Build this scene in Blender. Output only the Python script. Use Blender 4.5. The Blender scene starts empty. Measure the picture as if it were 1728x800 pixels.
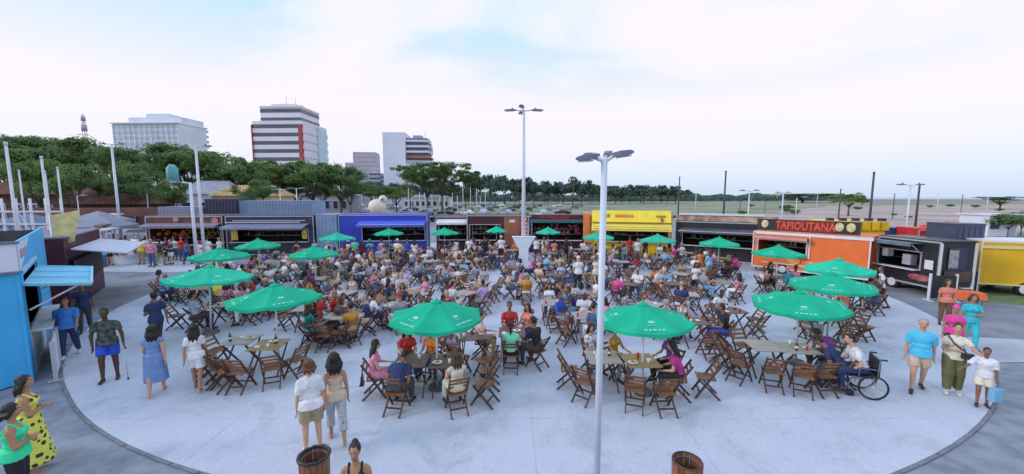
import bpy, bmesh, math, random
import numpy as np
from mathutils import Vector, Matrix, Euler, noise
R = math.radians; PI = math.pi
rnd = random.Random(11)
scene = bpy.context.scene
COL = scene.collection

# ---------------------------------------------------------------- camera, world, sun, exposure
CAM_H, FPX, CX, CY = 4.5, 650.0, 864.0, 400.0
PITCH = math.atan(67.0 / FPX)
cam_data = bpy.data.cameras.new('camera')
cam = bpy.data.objects.new('camera', cam_data); COL.objects.link(cam)
cam.location = (0, 0, CAM_H); cam.rotation_euler = (PI / 2 - PITCH, 0, 0)
cam_data.sensor_width = 36; cam_data.lens = 36 * FPX / 1728
cam_data.clip_start = .1; cam_data.clip_end = 20000
scene.camera = cam

SUN_EL, SUN_AZ = R(24), R(-62)      # azimuth from +Y towards +X: low sun off to the left, a little ahead of square
sun_dir = Vector((math.sin(SUN_AZ - R(40)) * math.cos(SUN_EL), math.cos(SUN_AZ - R(40)) * math.cos(SUN_EL), math.sin(SUN_EL)))
sd = bpy.data.lights.new('sun', 'SUN'); sd.energy = 1.0; sd.angle = R(14); sd.color = (1, .93, .90)
sun = bpy.data.objects.new('sun', sd); COL.objects.link(sun)
sun.rotation_euler = sun_dir.to_track_quat('Z', 'Y').to_euler()

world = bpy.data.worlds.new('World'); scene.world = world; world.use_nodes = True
def build_world():
    nt = world.node_tree; N = nt.nodes; L = nt.links; N.clear()
    out = N.new('ShaderNodeOutputWorld')
    sky = N.new('ShaderNodeTexSky'); sky.sky_type = 'NISHITA'; sky.sun_disc = False
    sky.sun_elevation = SUN_EL; sky.sun_rotation = math.atan2(sun_dir.x, sun_dir.y)
    b1 = N.new('ShaderNodeBackground'); b1.inputs['Strength'].default_value = .15; L.new(sky.outputs[0], b1.inputs[0])
    tc = N.new('ShaderNodeTexCoord'); sep = N.new('ShaderNodeSeparateXYZ'); L.new(tc.outputs['Generated'], sep.inputs[0])
    # clouds stretched along the horizon: project the view direction on a plane overhead
    def math_(op, a, b=None):
        m = N.new('ShaderNodeMath'); m.operation = op
        for i, v in enumerate((a, b)):
            if v is None: continue
            if isinstance(v, (int, float)): m.inputs[i].default_value = v
            else: L.new(v, m.inputs[i])
        return m.outputs[0]
    zz = math_('MAXIMUM', sep.outputs[2], 0.0); zd = math_('ADD', zz, .16)
    cmb = N.new('ShaderNodeCombineXYZ')
    L.new(math_('DIVIDE', sep.outputs[0], zd), cmb.inputs[0]); L.new(math_('DIVIDE', sep.outputs[1], zd), cmb.inputs[1])
    nz = N.new('ShaderNodeTexNoise'); nz.inputs['Scale'].default_value = .85; nz.inputs['Detail'].default_value = 7
    nz.inputs['Roughness'].default_value = .52; nz.inputs['Distortion'].default_value = .35
    mp = N.new('ShaderNodeMapping'); mp.inputs['Location'].default_value = (3.1, 7.35, 0); mp.inputs['Scale'].default_value = (.8, 1.25, 1)
    L.new(cmb.outputs[0], mp.inputs[0]); L.new(mp.outputs[0], nz.inputs['Vector'])
    cr = N.new('ShaderNodeValToRGB'); L.new(nz.outputs['Fac'], cr.inputs[0])
    cr.color_ramp.elements[0].position = .43; cr.color_ramp.elements[0].color = (.56, .77, .92, 1)
    cr.color_ramp.elements[1].position = .60; cr.color_ramp.elements[1].color = (.93, .875, .925, 1)
    e = cr.color_ramp.elements.new(.51); e.color = (.80, .855, .945, 1)
    hr = N.new('ShaderNodeValToRGB'); L.new(zz, hr.inputs[0])
    H = hr.color_ramp; H.elements[0].position = 0; H.elements[0].color = (.56, .67, .86, 1)
    H.elements[1].position = .20; H.elements[1].color = (.92, .86, .915, 1)
    e = H.elements.new(.045); e.color = (.68, .77, .92, 1)
    e = H.elements.new(.11); e.color = (.86, .84, .93, 1)
    mk = N.new('ShaderNodeMapRange'); L.new(zz, mk.inputs[0]); mk.inputs[1].default_value = .20; mk.inputs[2].default_value = .37
    mx = N.new('ShaderNodeMix'); mx.data_type = 'RGBA'; L.new(mk.outputs[0], mx.inputs['Factor'])
    L.new(hr.outputs[0], mx.inputs['A']); L.new(cr.outputs[0], mx.inputs['B'])
    b2 = N.new('ShaderNodeBackground'); L.new(mx.outputs['Result'], b2.inputs[0]); b2.inputs['Strength'].default_value = .86
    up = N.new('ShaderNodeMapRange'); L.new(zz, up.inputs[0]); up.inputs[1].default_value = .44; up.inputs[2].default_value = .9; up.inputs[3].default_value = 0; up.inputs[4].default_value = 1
    mz = N.new('ShaderNodeMix'); mz.data_type = 'RGBA'; L.new(up.outputs[0], mz.inputs['Factor']); L.new(mx.outputs['Result'], mz.inputs['A']); mz.inputs['B'].default_value = (.86, 1.12, 1.62, 1)  # overhead sky, out of view, raised brighter and bluer to light the ground
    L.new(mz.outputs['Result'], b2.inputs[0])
    ms = N.new('ShaderNodeMixShader'); k = N.new('ShaderNodeMapRange'); L.new(zz, k.inputs[0])
    k.inputs[1].default_value = .45; k.inputs[2].default_value = .95; k.inputs[3].default_value = .04; k.inputs[4].default_value = .35
    L.new(k.outputs[0], ms.inputs[0]); L.new(b2.outputs[0], ms.inputs[1]); L.new(b1.outputs[0], ms.inputs[2])
    L.new(ms.outputs[0], out.inputs[0])
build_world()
vs = scene.view_settings; vs.view_transform = 'Standard'; vs.look = 'None'; vs.exposure = 0.36; vs.gamma = 1
scene.cycles.max_bounces = 5; scene.cycles.diffuse_bounces = 3; scene.cycles.transparent_max_bounces = 6
scene.cycles.volume_bounces = 0

def ray(px, py):
    c, s = math.cos(PITCH), math.sin(PITCH); v = CY - py
    return Vector((px - CX, FPX * c + v * s, -FPX * s + v * c))
def G(px, py, z=0.0):                 # point of the plane at height z seen at a pixel of the 1728 x 800 photograph
    d = ray(px, py); t = (z - CAM_H) / d.z
    return Vector((0, 0, CAM_H)) + d * t
def AtY(px, py, Y):                   # point at depth Y
    d = ray(px, py); t = Y / d.y
    return Vector((0, 0, CAM_H)) + d * t

# ---------------------------------------------------------------- materials
MC = {}
def mat(name, col, rough=.7, var=.12, scale=3.0, bump=0.0, bscale=40.0, metal=0.0, trans=0.0, spec=.5, stretch=None, col2=None, kind='noise', obj_coords=True):
    if name in MC: return MC[name]
    m = bpy.data.materials.new(name); m.use_nodes = True; nt = m.node_tree; N = nt.nodes; L = nt.links
    b = N['Principled BSDF']; b.inputs['Roughness'].default_value = rough; b.inputs['Metallic'].default_value = metal
    b.inputs['Specular IOR Level'].default_value = spec
    tc = N.new('ShaderNodeTexCoord'); mp = N.new('ShaderNodeMapping'); L.new(tc.outputs['Object'], mp.inputs[0])
    if stretch: mp.inputs['Scale'].default_value = stretch
    if kind == 'voronoi':
        t = N.new('ShaderNodeTexVoronoi'); t.inputs['Scale'].default_value = scale; fac = t.outputs['Distance']
    elif kind == 'wave':
        t = N.new('ShaderNodeTexWave'); t.inputs['Scale'].default_value = scale; t.inputs['Distortion'].default_value = 2; fac = t.outputs['Fac']
    else:
        t = N.new('ShaderNodeTexNoise'); t.inputs['Scale'].default_value = scale; t.inputs['Detail'].default_value = 5; fac = t.outputs['Fac']
    L.new(mp.outputs[0], t.inputs['Vector'])
    cr = N.new('ShaderNodeValToRGB'); L.new(fac, cr.inputs[0])
    a = tuple(max(0, c * (1 - var)) for c in col); z = tuple(min(1, c * (1 + var)) for c in col)
    if col2: a, z = col, col2
    cr.color_ramp.elements[0].position = .35; cr.color_ramp.elements[0].color = (*a, 1)
    cr.color_ramp.elements[1].position = .65; cr.color_ramp.elements[1].color = (*z, 1)
    if kind == 'voronoi': cr.color_ramp.elements[0].position = .33; cr.color_ramp.elements[1].position = .42
    if kind == 'wave': cr.color_ramp.elements[0].position = .45; cr.color_ramp.elements[1].position = .55
    L.new(cr.outputs[0], b.inputs['Base Color'])
    if bump:
        n2 = N.new('ShaderNodeTexNoise'); n2.inputs['Scale'].default_value = bscale; n2.inputs['Detail'].default_value = 4
        L.new(mp.outputs[0], n2.inputs['Vector']); bp = N.new('ShaderNodeBump'); bp.inputs['Strength'].default_value = bump
        bp.inputs['Distance'].default_value = .01; L.new(n2.outputs['Fac'], bp.inputs['Height']); L.new(bp.outputs[0], b.inputs['Normal'])
    if trans:
        tr = N.new('ShaderNodeBsdfTranslucent'); L.new(cr.outputs[0], tr.inputs[0]); mx = N.new('ShaderNodeMixShader')
        mx.inputs[0].default_value = trans; L.new(b.outputs[0], mx.inputs[1]); L.new(tr.outputs[0], mx.inputs[2])
        L.new(mx.outputs[0], N['Material Output'].inputs['Surface'])
    MC[name] = m
    return m

# ---------------------------------------------------------------- mesh helpers
class MB:
    def __init__(s): s.v = []; s.f = []; s.m = []; s.sm = []
    def add(s, vs, fs, m=0, smooth=False):
        o = len(s.v); s.v += [tuple(v) for v in vs]
        for f in fs: s.f.append(tuple(i + o for i in f)); s.m.append(m); s.sm.append(smooth)
        return s
    def box(s, c, d, rz=0, m=0, M=None):
        hx, hy, hz = d[0] / 2, d[1] / 2, d[2] / 2; ca, sa = math.cos(rz), math.sin(rz); vs = []
        for x, y, z in ((-1,-1,-1),(1,-1,-1),(1,1,-1),(-1,1,-1),(-1,-1,1),(1,-1,1),(1,1,1),(-1,1,1)):
            px, py = x * hx, y * hy
            p = Vector((c[0] + px * ca - py * sa, c[1] + px * sa + py * ca, c[2] + z * hz))
            vs.append(M @ p if M else p)
        return s.add(vs, [(0,3,2,1),(4,5,6,7),(0,1,5,4),(1,2,6,5),(2,3,7,6),(3,0,4,7)], m)
    def bar(s, a, b, w, h, m=0, up=(0, 0, 1)):
        a, b = Vector(a), Vector(b); d = (b - a).normalized(); u = Vector(up)
        if abs(d.dot(u)) > .95: u = Vector((0, 1, 0))
        x = d.cross(u).normalized(); u = x.cross(d)
        vs = [p + x * sx * w / 2 + u * sz * h / 2 for p in (a, b) for sx, sz in ((-1,-1),(1,-1),(1,1),(-1,1))]
        return s.add(vs, [(0,1,2,3),(7,6,5,4),(0,4,5,1),(1,5,6,2),(2,6,7,3),(3,7,4,0)], m)
    def tube(s, pts, rs, n=8, m=0, cap=True, smooth=True, ell=1.0):
        pts = [Vector(p) for p in pts]
        if isinstance(rs, (int, float)): rs = [rs] * len(pts)
        vs = []; prev = None
        for i, p in enumerate(pts):
            d = (pts[min(i + 1, len(pts) - 1)] - pts[max(i - 1, 0)]).normalized()
            if prev is None: prev = Vector((1, 0, 0)) if abs(d.x) < .8 else Vector((0, 1, 0))
            u = (prev - d * prev.dot(d)).normalized(); prev = u; w = d.cross(u)
            for k in range(n):
                a = 2 * PI * k / n; vs.append(p + (u * math.cos(a) + w * math.sin(a) * ell) * rs[i])
        fs = []
        for i in range(len(pts) - 1):
            for k in range(n):
                k2 = (k + 1) % n; fs.append((i * n + k, i * n + k2, (i + 1) * n + k2, (i + 1) * n + k))
        s.add(vs, fs, m, smooth)
        if cap:
            o = len(s.v) - len(vs)
            s.f.append(tuple(o + k for k in reversed(range(n)))); s.m.append(m); s.sm.append(False)
            s.f.append(tuple(o + (len(pts) - 1) * n + k for k in range(n))); s.m.append(m); s.sm.append(False)
        return s
    def cap(s, a, b, r0, r1, n=10, m=0):            # tapered capsule
        a, b = Vector(a), Vector(b); d = (b - a).normalized()
        pts = []; rs = []
        for t in (-.97, -.7, -.35): pts.append(a + d * r0 * t); rs.append(r0 * math.sqrt(1 - t * t))
        pts.append(a); rs.append(r0); pts.append(b); rs.append(r1)
        for t in (.35, .7, .97): pts.append(b + d * r1 * t); rs.append(r1 * math.sqrt(1 - t * t))
        return s.tube(pts, rs, n, m)
    def ell(s, c, r, M=None, n=12, k=8, m=0):
        c = Vector(c); vs = []; fs = []
        for i in range(k + 1):
            t = PI * i / k
            for j in range(n):
                a = 2 * PI * j / n
                p = Vector((math.sin(t) * math.cos(a) * r[0], math.sin(t) * math.sin(a) * r[1], math.cos(t) * r[2]))
                if M: p = M @ p
                vs.append(c + p)
        for i in range(k):
            for j in range(n):
                j2 = (j + 1) % n; q = (i * n + j, (i + 1) * n + j, (i + 1) * n + j2, i * n + j2)
                if i == 0: fs.append((q[0], q[1], q[2]))
                elif i == k - 1: fs.append((q[0], q[1], q[3]))
                else: fs.append(q)
        return s.add(vs, fs, m, True)
    def prism(s, poly, z0, z1, m=0):                # poly = [(x,y)...] counter-clockwise
        n = len(poly); vs = [(x, y, z0) for x, y in poly] + [(x, y, z1) for x, y in poly]
        fs = [tuple(reversed(range(n))), tuple(range(n, 2 * n))] + [(i, (i + 1) % n, n + (i + 1) % n, n + i) for i in range(n)]
        return s.add(vs, fs, m)
    def xprism(s, poly, x0, x1, m=0):               # poly = [(y,z)...]
        n = len(poly); vs = [(x0, y, z) for y, z in poly] + [(x1, y, z) for y, z in poly]
        fs = [tuple(reversed(range(n))), tuple(range(n, 2 * n))] + [(i, (i + 1) % n, n + (i + 1) % n, n + i) for i in range(n)]
        return s.add(vs, fs, m)
    def mesh(s, name, mats=()):
        me = bpy.data.meshes.new(name); me.from_pydata(s.v, [], s.f)
        for m in (mats if isinstance(mats, (list, tuple)) else [mats]): me.materials.append(m)
        me.polygons.foreach_set('material_index', s.m); me.polygons.foreach_set('use_smooth', s.sm)
        me.update(); return me
    def obj(s, name, mats, parent=None, loc=None):
        o = bpy.data.objects.new(name, s.mesh(name, mats)); COL.objects.link(o)
        if parent: o.parent = parent
        if loc: o.location = loc
        return o
def bevel(o, w=.02, seg=2):
    b = o.modifiers.new('bevel', 'BEVEL'); b.width = w; b.segments = seg; b.limit_method = 'ANGLE'; b.angle_limit = R(40); return o
def empty(name, loc=(0, 0, 0), rz=0):
    o = bpy.data.objects.new(name, None); COL.objects.link(o); o.location = loc; o.rotation_euler = (0, 0, rz); o.empty_display_size = .1; return o
def tag(o, label=None, cat=None, group=None, kind=None):
    if label: o['label'] = label
    if cat: o['category'] = cat
    if group: o['group'] = group
    if kind: o['kind'] = kind
    return o
def copy_tree(o, parent=None):
    c = o.copy(); COL.objects.link(c)
    if parent: c.parent = parent
    for ch in list(o.children): copy_tree(ch, c)
    return c
def text_mesh(body, size, depth, name):
    cu = bpy.data.curves.new(name, 'FONT'); cu.body = body; cu.size = size; cu.extrude = depth; cu.align_x = 'CENTER'; cu.align_y = 'CENTER'
    cu.resolution_u = 2; cu.offset = size * .02
    o = bpy.data.objects.new(name, cu); COL.objects.link(o); bpy.context.view_layer.update()
    me = bpy.data.meshes.new_from_object(o.evaluated_get(bpy.context.evaluated_depsgraph_get())); bpy.data.objects.remove(o); return me

# ---------------------------------------------------------------- the ground
def ground_mat():
    m = bpy.data.materials.new('plaza_concrete'); m.use_nodes = True; nt = m.node_tree; N = nt.nodes; L = nt.links; b = N['Principled BSDF']
    b.inputs['Roughness'].default_value = .75
    tc = N.new('ShaderNodeTexCoord')
    n1 = N.new('ShaderNodeTexNoise'); n1.inputs['Scale'].default_value = .35; n1.inputs['Detail'].default_value = 8; n1.inputs['Roughness'].default_value = .65
    n2 = N.new('ShaderNodeTexNoise'); n2.inputs['Scale'].default_value = 14; n2.inputs['Detail'].default_value = 6
    L.new(tc.outputs['Object'], n1.inputs['Vector']); L.new(tc.outputs['Object'], n2.inputs['Vector'])
    c1 = N.new('ShaderNodeValToRGB'); L.new(n1.outputs['Fac'], c1.inputs[0])
    c1.color_ramp.elements[0].position = .3; c1.color_ramp.elements[0].color = (.50, .525, .60, 1)
    c1.color_ramp.elements[1].position = .7; c1.color_ramp.elements[1].color = (.575, .60, .68, 1)
    mx = N.new('ShaderNodeMix'); mx.data_type = 'RGBA'; mx.blend_type = 'MULTIPLY'; mx.inputs['Factor'].default_value = .35
    c2 = N.new('ShaderNodeValToRGB'); L.new(n2.outputs['Fac'], c2.inputs[0]); c2.color_ramp.elements[0].position = .3
    c2.color_ramp.elements[0].color = (.72, .72, .74, 1); c2.color_ramp.elements[1].position = .62
    L.new(c1.outputs[0], mx.inputs['A']); L.new(c2.outputs[0], mx.inputs['B']); L.new(mx.outputs['Result'], b.inputs['Base Color'])
    # old stains, worn paths and gum spots
    n3 = N.new('ShaderNodeTexNoise'); n3.inputs['Scale'].default_value = 1.1; n3.inputs['Detail'].default_value = 9; n3.inputs['Roughness'].default_value = .7; n3.inputs['Distortion'].default_value = .8
    L.new(tc.outputs['Object'], n3.inputs['Vector']); c3 = N.new('ShaderNodeValToRGB'); L.new(n3.outputs['Fac'], c3.inputs[0]); c3.color_ramp.elements[0].position = .34; c3.color_ramp.elements[0].color = (.66, .655, .665, 1); c3.color_ramp.elements[1].position = .50
    v1 = N.new('ShaderNodeTexVoronoi'); v1.inputs['Scale'].default_value = 1.9; L.new(tc.outputs['Object'], v1.inputs['Vector']); c4 = N.new('ShaderNodeValToRGB'); L.new(v1.outputs['Distance'], c4.inputs[0])
    c4.color_ramp.elements[0].position = .035; c4.color_ramp.elements[0].color = (.62, .62, .63, 1); c4.color_ramp.elements[1].position = .05
    prev = mx.outputs['Result']
    for c_, f_ in ((c3, .55), (c4, .8)):
        q_ = N.new('ShaderNodeMix'); q_.data_type = 'RGBA'; q_.blend_type = 'MULTIPLY'; q_.inputs['Factor'].default_value = f_; L.new(prev, q_.inputs['A']); L.new(c_.outputs[0], q_.inputs['B']); prev = q_.outputs['Result']
    L.new(prev, b.inputs['Base Color'])
    bp = N.new('ShaderNodeBump'); bp.inputs['Strength'].default_value = .25; bp.inputs['Distance'].default_value = .01
    L.new(n2.outputs['Fac'], bp.inputs['Height']); L.new(bp.outputs[0], b.inputs['Normal'])
    return m
def paver_mat(name, a, c, scale):
    m = bpy.data.materials.new(name); m.use_nodes = True; nt = m.node_tree; N = nt.nodes; L = nt.links; b = N['Principled BSDF']; b.inputs['Roughness'].default_value = .85
    tc = N.new('ShaderNodeTexCoord'); br = N.new('ShaderNodeTexBrick'); L.new(tc.outputs['Object'], br.inputs['Vector'])
    br.inputs['Scale'].default_value = scale; br.inputs['Mortar Size'].default_value = .015; br.inputs['Color1'].default_value = (*a, 1); br.inputs['Color2'].default_value = (*c, 1)
    br.inputs['Mortar'].default_value = tuple(x * .8 for x in a) + (1,); br.inputs['Brick Width'].default_value = .5; br.inputs['Row Height'].default_value = .25; br.inputs['Bias'].default_value = -.1
    n = N.new('ShaderNodeTexNoise'); n.inputs['Scale'].default_value = 1.2; n.inputs['Detail'].default_value = 8; L.new(tc.outputs['Object'], n.inputs['Vector'])
    cr = N.new('ShaderNodeValToRGB'); cr.color_ramp.elements[0].position = .3; cr.color_ramp.elements[0].color = (.62, .62, .66, 1); cr.color_ramp.elements[1].position = .65
    L.new(n.outputs['Fac'], cr.inputs[0]); mx = N.new('ShaderNodeMix'); mx.data_type = 'RGBA'; mx.blend_type = 'MULTIPLY'; mx.inputs['Factor'].default_value = .8
    L.new(br.outputs['Color'], mx.inputs['A']); L.new(cr.outputs[0], mx.inputs['B']); L.new(mx.outputs['Result'], b.inputs['Base Color'])
    bp = N.new('ShaderNodeBump'); bp.inputs['Strength'].default_value = .3; bp.inputs['Distance'].default_value = .01; bp.invert = True
    L.new(br.outputs['Fac'], bp.inputs['Height']); L.new(bp.outputs[0], b.inputs['Normal'])
    return m
def sheet(name, pts, z, m, th=None):
    mb = MB(); n = len(pts)
    if th: mb.prism([(p[0], p[1]) for p in pts], z - th, z)
    else: mb.add([(p[0], p[1], z) for p in pts], [tuple(range(n))])
    o = mb.obj(name, m); tag(o, kind='structure'); return o
S = 9000
sheet('ground', [(-S, -S), (S, -S), (S, S), (-S, S)], -.02, mat('far_earth', (.21, .21, .21), .95, .2, .02, .3, .5))
sheet('paved_ground', [(-70, -25), (60, -25), (60, 60), (-70, 60)], -.016, mat('outer_asphalt', (.185, .205, .245), .92, .14, 2.6, .9, 45, col2=(.29, .315, .36)))
CXC, CYC, RAD = .17, 22.24, 17.44          # the disc is slightly out of round, as poured
def RR(a):
    a = math.degrees(a) % 360; tab = [(0, .25), (150, .1), (200, .25), (213, .05), (222, -.08), (235, -.2), (258, -.3), (272, -.2), (288, .0), (315, .2), (335, .28), (360, .25)]
    for (a0, d0), (a1, d1) in zip(tab, tab[1:]):
        if a0 <= a <= a1: u = (a - a0) / (a1 - a0); u = u * u * (3 - 2 * u); return RAD + d0 + (d1 - d0) * u
    return RAD
circ = [(CXC + RR(2 * PI * i / 160) * math.cos(2 * PI * i / 160), CYC + RR(2 * PI * i / 160) * math.sin(2 * PI * i / 160)) for i in range(160)]
asph = mat('asphalt', (.115, .12, .13), .9, .25, 1.5, .5, 60)
def ringpts(r0, r1, a0, a1, n=60):
    o = [(r1 * math.cos(R(a0 + (a1 - a0) * i / n)), CYC + r1 * math.sin(R(a0 + (a1 - a0) * i / n))) for i in range(n + 1)]
    return o + [(r0 * math.cos(R(a1 - (a1 - a0) * i / n)), CYC + r0 * math.sin(R(a1 - (a1 - a0) * i / n))) for i in range(n + 1)]
road_mat = mat('road_grey', (.22, .23, .26), .9, .2, .8, .5, 50)
sheet('road', ringpts(16.5, 22.2, 172, 205), -.007, road_mat)
sheet('road', ringpts(16.5, 24.5, -38, 6), -.007, road_mat)
path_mat = mat('light_concrete', (.42, .44, .49), .85, .12, .6, .3, 30)
sheet('footpath', [G(60, 437), G(340, 432), G(420, 452), G(300, 459), G(180, 459), G(60, 462)], -.003, path_mat)
sheet('footpath', [G(1590, 566), G(1728, 573), G(1990, 582), G(1990, 620), G(1728, 611), G(1670, 612)], -.003, path_mat)
grass_far = mat('field_grass', (.13, .19, .09), .95, .3, .045, .5, 2, col2=(.33, .30, .22))
sand = mat('sand_flat', (.33, .25, .20), .95, .2, .06, .4, 1, col2=(.48, .38, .345))
sheet('grass_field', [G(560, 372), G(1150, 378), G(1400, 347.5), G(1990, 342.5), G(1990, 341), G(700, 341)], -.012 + .004, grass_far)
sheet('sand_field', [G(1130, 380), G(1990, 396), G(1990, 342), G(1300, 346)], -.012, sand)
sheet('grass_verge', [G(1610, 500), G(1600, 420), G(1728, 405), G(1990, 420), G(1990, 560), G(1735, 516), G(1650, 508)], -.004, mat('verge_grass', (.13, .19, .08), .95, .35, 3, .6, 25))
sheet('sea', [(450, 900), (8800, 900), (8800, 8900), (-1000, 8900)], -.004, mat('sea_water', (.22, .36, .50), .35, .1, .01, .1, .2))
plaza = sheet('plaza', circ, .012, ground_mat(), .03)
kerb = MB()
for i in range(160):
    a0, a1 = 2 * PI * i / 160 + .001, 2 * PI * (i + 1) / 160 - .001
    q = [(CXC + r * math.cos(a), CYC + r * math.sin(a)) for r, a in ((RR(a0) + .004, a0), (RR(a0) + .06, a0), (RR(a1) + .06, a1), (RR(a1) + .004, a1))]
    kerb.prism(q, -.01, .008)
tag(kerb.obj('kerb', mat('dark_kerb', (.19, .20, .23), .9, .2, 4)), kind='structure')
jm = mat('joint_dark', (.43, .48, .55), .9, .15, 3)
jb = MB()
for x in [i * 3.0 for i in range(-5, 6)]:
    h = math.sqrt(max(0, 17.1 ** 2 - x * x)); jb.box((x + .4, CYC, .0128), (.014, 2 * math.sqrt(max(0, 17.1 ** 2 - (x + .4) ** 2)), .004))
for y in [i * 3.0 for i in range(-5, 6)]:
    jb.box((0, CYC + y + .2, .0118), (2 * math.sqrt(17.1 ** 2 - (y + .2) ** 2), .014, .004))
tag(jb.obj('pavement_joint', jm), kind='structure')

# ---------------------------------------------------------------- trees
leaf_dark = mat('leaf_dark', (.11, .20, .075), .8, .4, .35, trans=.45, col2=(.19, .29, .11))
leaf_mid = mat('leaf_mid', (.14, .24, .08), .8, .4, .35, trans=.45, col2=(.24, .34, .12))
leaf_haze = mat('leaf_haze_blue', (.08, .135, .11), .8, .4, .3, trans=.35, col2=(.12, .18, .14))  # haze of the far trees is put into this bluish leaf colour
bark = mat('bark', (.13, .10, .085), .95, .3, 5, .8, 12)
def tree_proto(seed, H, W, flat, leafm, n_leaf=2600, lsize=.32, tier=False):
    r = random.Random(seed); root = empty('tree'); tr = MB()
    th = H * (.42 if not tier else .35); tips = []
    tr.tube([(0, 0, -.1), (.05 * H / 10, 0, th * .5), (0, .03, th)], [.045 * H * .55, .03 * H * .6, .025 * H * .6], 8)
    n = 9
    for i in range(n):
        a = 2 * PI * i / n + r.uniform(-.3, .3); L_ = W / 2 * r.uniform(.45, .95); zt = H * r.uniform(.62, .92)
        if tier: zt = H * r.choice((.5, .68, .84, .95)); L_ *= 1.15 - .5 * max(0, zt / H - .6)
        p1 = Vector((math.cos(a) * L_ * .45, math.sin(a) * L_ * .45, (th + zt) / 2 + .03 * H)); p2 = Vector((math.cos(a) * L_, math.sin(a) * L_, zt))
        tr.tube([(0, 0, th * r.uniform(.75, 1)), p1, p2], [.012 * H, .008 * H, .003 * H], 5); tips.append(p2); tips.append(p1 + Vector((0, 0, .1 * H)))
    for _ in range(5): tips.append(Vector((r.uniform(-.2, .2) * W, r.uniform(-.2, .2) * W, H * r.uniform(.8, .97))))
    tr.obj('trunk', bark, root)
    cl = []
    for t in tips:
        for _ in range(3):
            rad = W * r.uniform(.045, .145); cl.append((t + Vector((r.gauss(0, .06) * W, r.gauss(0, .06) * W, r.gauss(0, .02) * H)), rad))
    vs = []; fs = []
    for _ in range(n_leaf):
        c, rad = r.choice(cl); u = Vector((r.gauss(0, 1), r.gauss(0, 1), r.gauss(0, 1))).normalized(); k = r.random() ** .33
        p = c + Vector((u.x * rad, u.y * rad, u.z * rad * flat)) * k
        nrm = (u + Vector((r.uniform(-.7, .7), r.uniform(-.7, .7), r.uniform(.1, 1.2)))).normalized(); t1 = nrm.orthogonal().normalized(); t1.rotate(Matrix.Rotation(r.uniform(0, 6.28), 3, nrm)); t2 = nrm.cross(t1)
        s_ = lsize * r.uniform(.6, 1.4); o = len(vs)
        vs += [p - t1 * s_, p - t2 * s_ * .55, p + t1 * s_, p + t2 * s_ * .55 + nrm * s_ * .2]; fs.append((o, o + 1, o + 2, o + 3))
    mb = MB(); mb.add(vs, fs, 0); mb.obj('crown', leafm, root)
    return root
protos = {}
def tree(kind, loc, s=1.0, rz=0.0, label='', sz=None, group=None, name='tree', cat='tree'):
    if kind not in protos:
        k = dict(round1=(1, 12, 13, .62, leaf_mid, 8500, .25), round2=(2, 12, 14, .55, leaf_dark, 8500, .25), round3=(5, 12, 12, .7, leaf_mid, 8000, .25),
                 tier=(3, 12, 14, .38, leaf_dark, 7000, .24, True), far1=(7, 9, 13, .7, leaf_haze, 1500, .6), far2=(8, 9, 11, .8, leaf_haze, 1500, .6),
                 small=(9, 5, 4.5, .8, leaf_mid, 1500, .16), bush=(10, 2.2, 3.2, .9, leaf_dark, 1500, .13))[kind]
        protos[kind] = t = tree_proto(*k); first = True
    else: t = copy_tree(protos[kind])
    t.name = name; t.location = loc; t.rotation_euler = (0, 0, rz); t.scale = (s, s, sz or s); tag(t, label, cat, group); return t
# ---------------------------------------------------------------- far buildings
white_b = mat('facade_white', (.74, .72, .78), .7, .05, .1)
pale_b = mat('facade_pale', (.64, .70, .76), .5, .06, .1)
glass_d = mat('dark_glass', (.05, .06, .12), .12, .3, .15, spec=.8)
glass_l = mat('pale_glass', (.40, .53, .62), .2, .15, .08, spec=.8)
red_b = mat('facade_red', (.42, .06, .08), .7, .1, .3)
grey_b = mat('facade_grey', (.44, .44, .53), .7, .08, .1)
pink_b = mat('facade_pinkgrey', (.56, .49, .56), .7, .08, .1)
orange_b = mat('facade_rust', (.42, .16, .10), .7, .1, .1)
dark_b = mat('facade_navy', (.16, .19, .29), .6, .2, .1)
mast_m = mat('mast_grey', (.35, .36, .40), .5, .1, 1)
def banded(name, label, p0, W, D, H, rz, floors, wall_m, glass_m, band=.45, mull=8, base=0):
    """slab building: its front face looks towards -Y, p0 is the middle of the front base"""
    t = empty(name, p0, rz); tag(t, label, 'building')
    fh = (H - base) / floors
    m = MB(); m.box((0, D / 2, H / 2), (W - .5, D - .5, H - .1)); m.obj('wall', wall_m, t)
    for i in range(floors):
        z = base + fh * i + fh * .68
        w = MB(); w.box((0, D / 2, z), (W - .3, D - .3, fh * band)); w.obj('window', glass_m, t)
        b = MB(); b.box((0, D / 2, z - fh * (.5)), (W, D, fh * (1 - band))); b.obj('floor_band', wall_m, t)
    mm = MB()
    for i in range(mull + 1):
        mm.box((-W / 2 + .2 + (W - .4) * i / mull, -.02, H / 2), (.22, .22, H - .2))
    mm.obj('mullion', wall_m, t)
    return t
# pale office block, distance haze put into its pale colours, two stepped tops
t = empty('office_building', (-248, 268, 0), R(-3)); tag(t, 'wide pale blue office block with a stepped top, rising behind the trees', 'building')
m = MB(); m.box((0, 10, 27), (47, 22, 54)); m.obj('wall', pale_b, t)
for k in range(14):
    g = MB(); g.box((-.2, 10.9, 4.2 + k * 3.7), (47.3, 24.3, 1.7)); g.obj('window', glass_l, t)
m = MB(); m.box((3, 12, 56.5), (38, 18, 5)); m.box((1, 12, 60.5), (16, 10, 3.4)); m.obj('roof_block', pale_b, t)
m = MB(); m.box((0, 10, 54.4), (47.8, 24.8, .8)); m.obj('cornice', white_b, t)
m = MB()
for k in range(13): m.box((-23.2 + k * 3.87, -1.4, 27), (.4, .4, 53)); 
m.obj('mullion', white_b, t)
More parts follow.
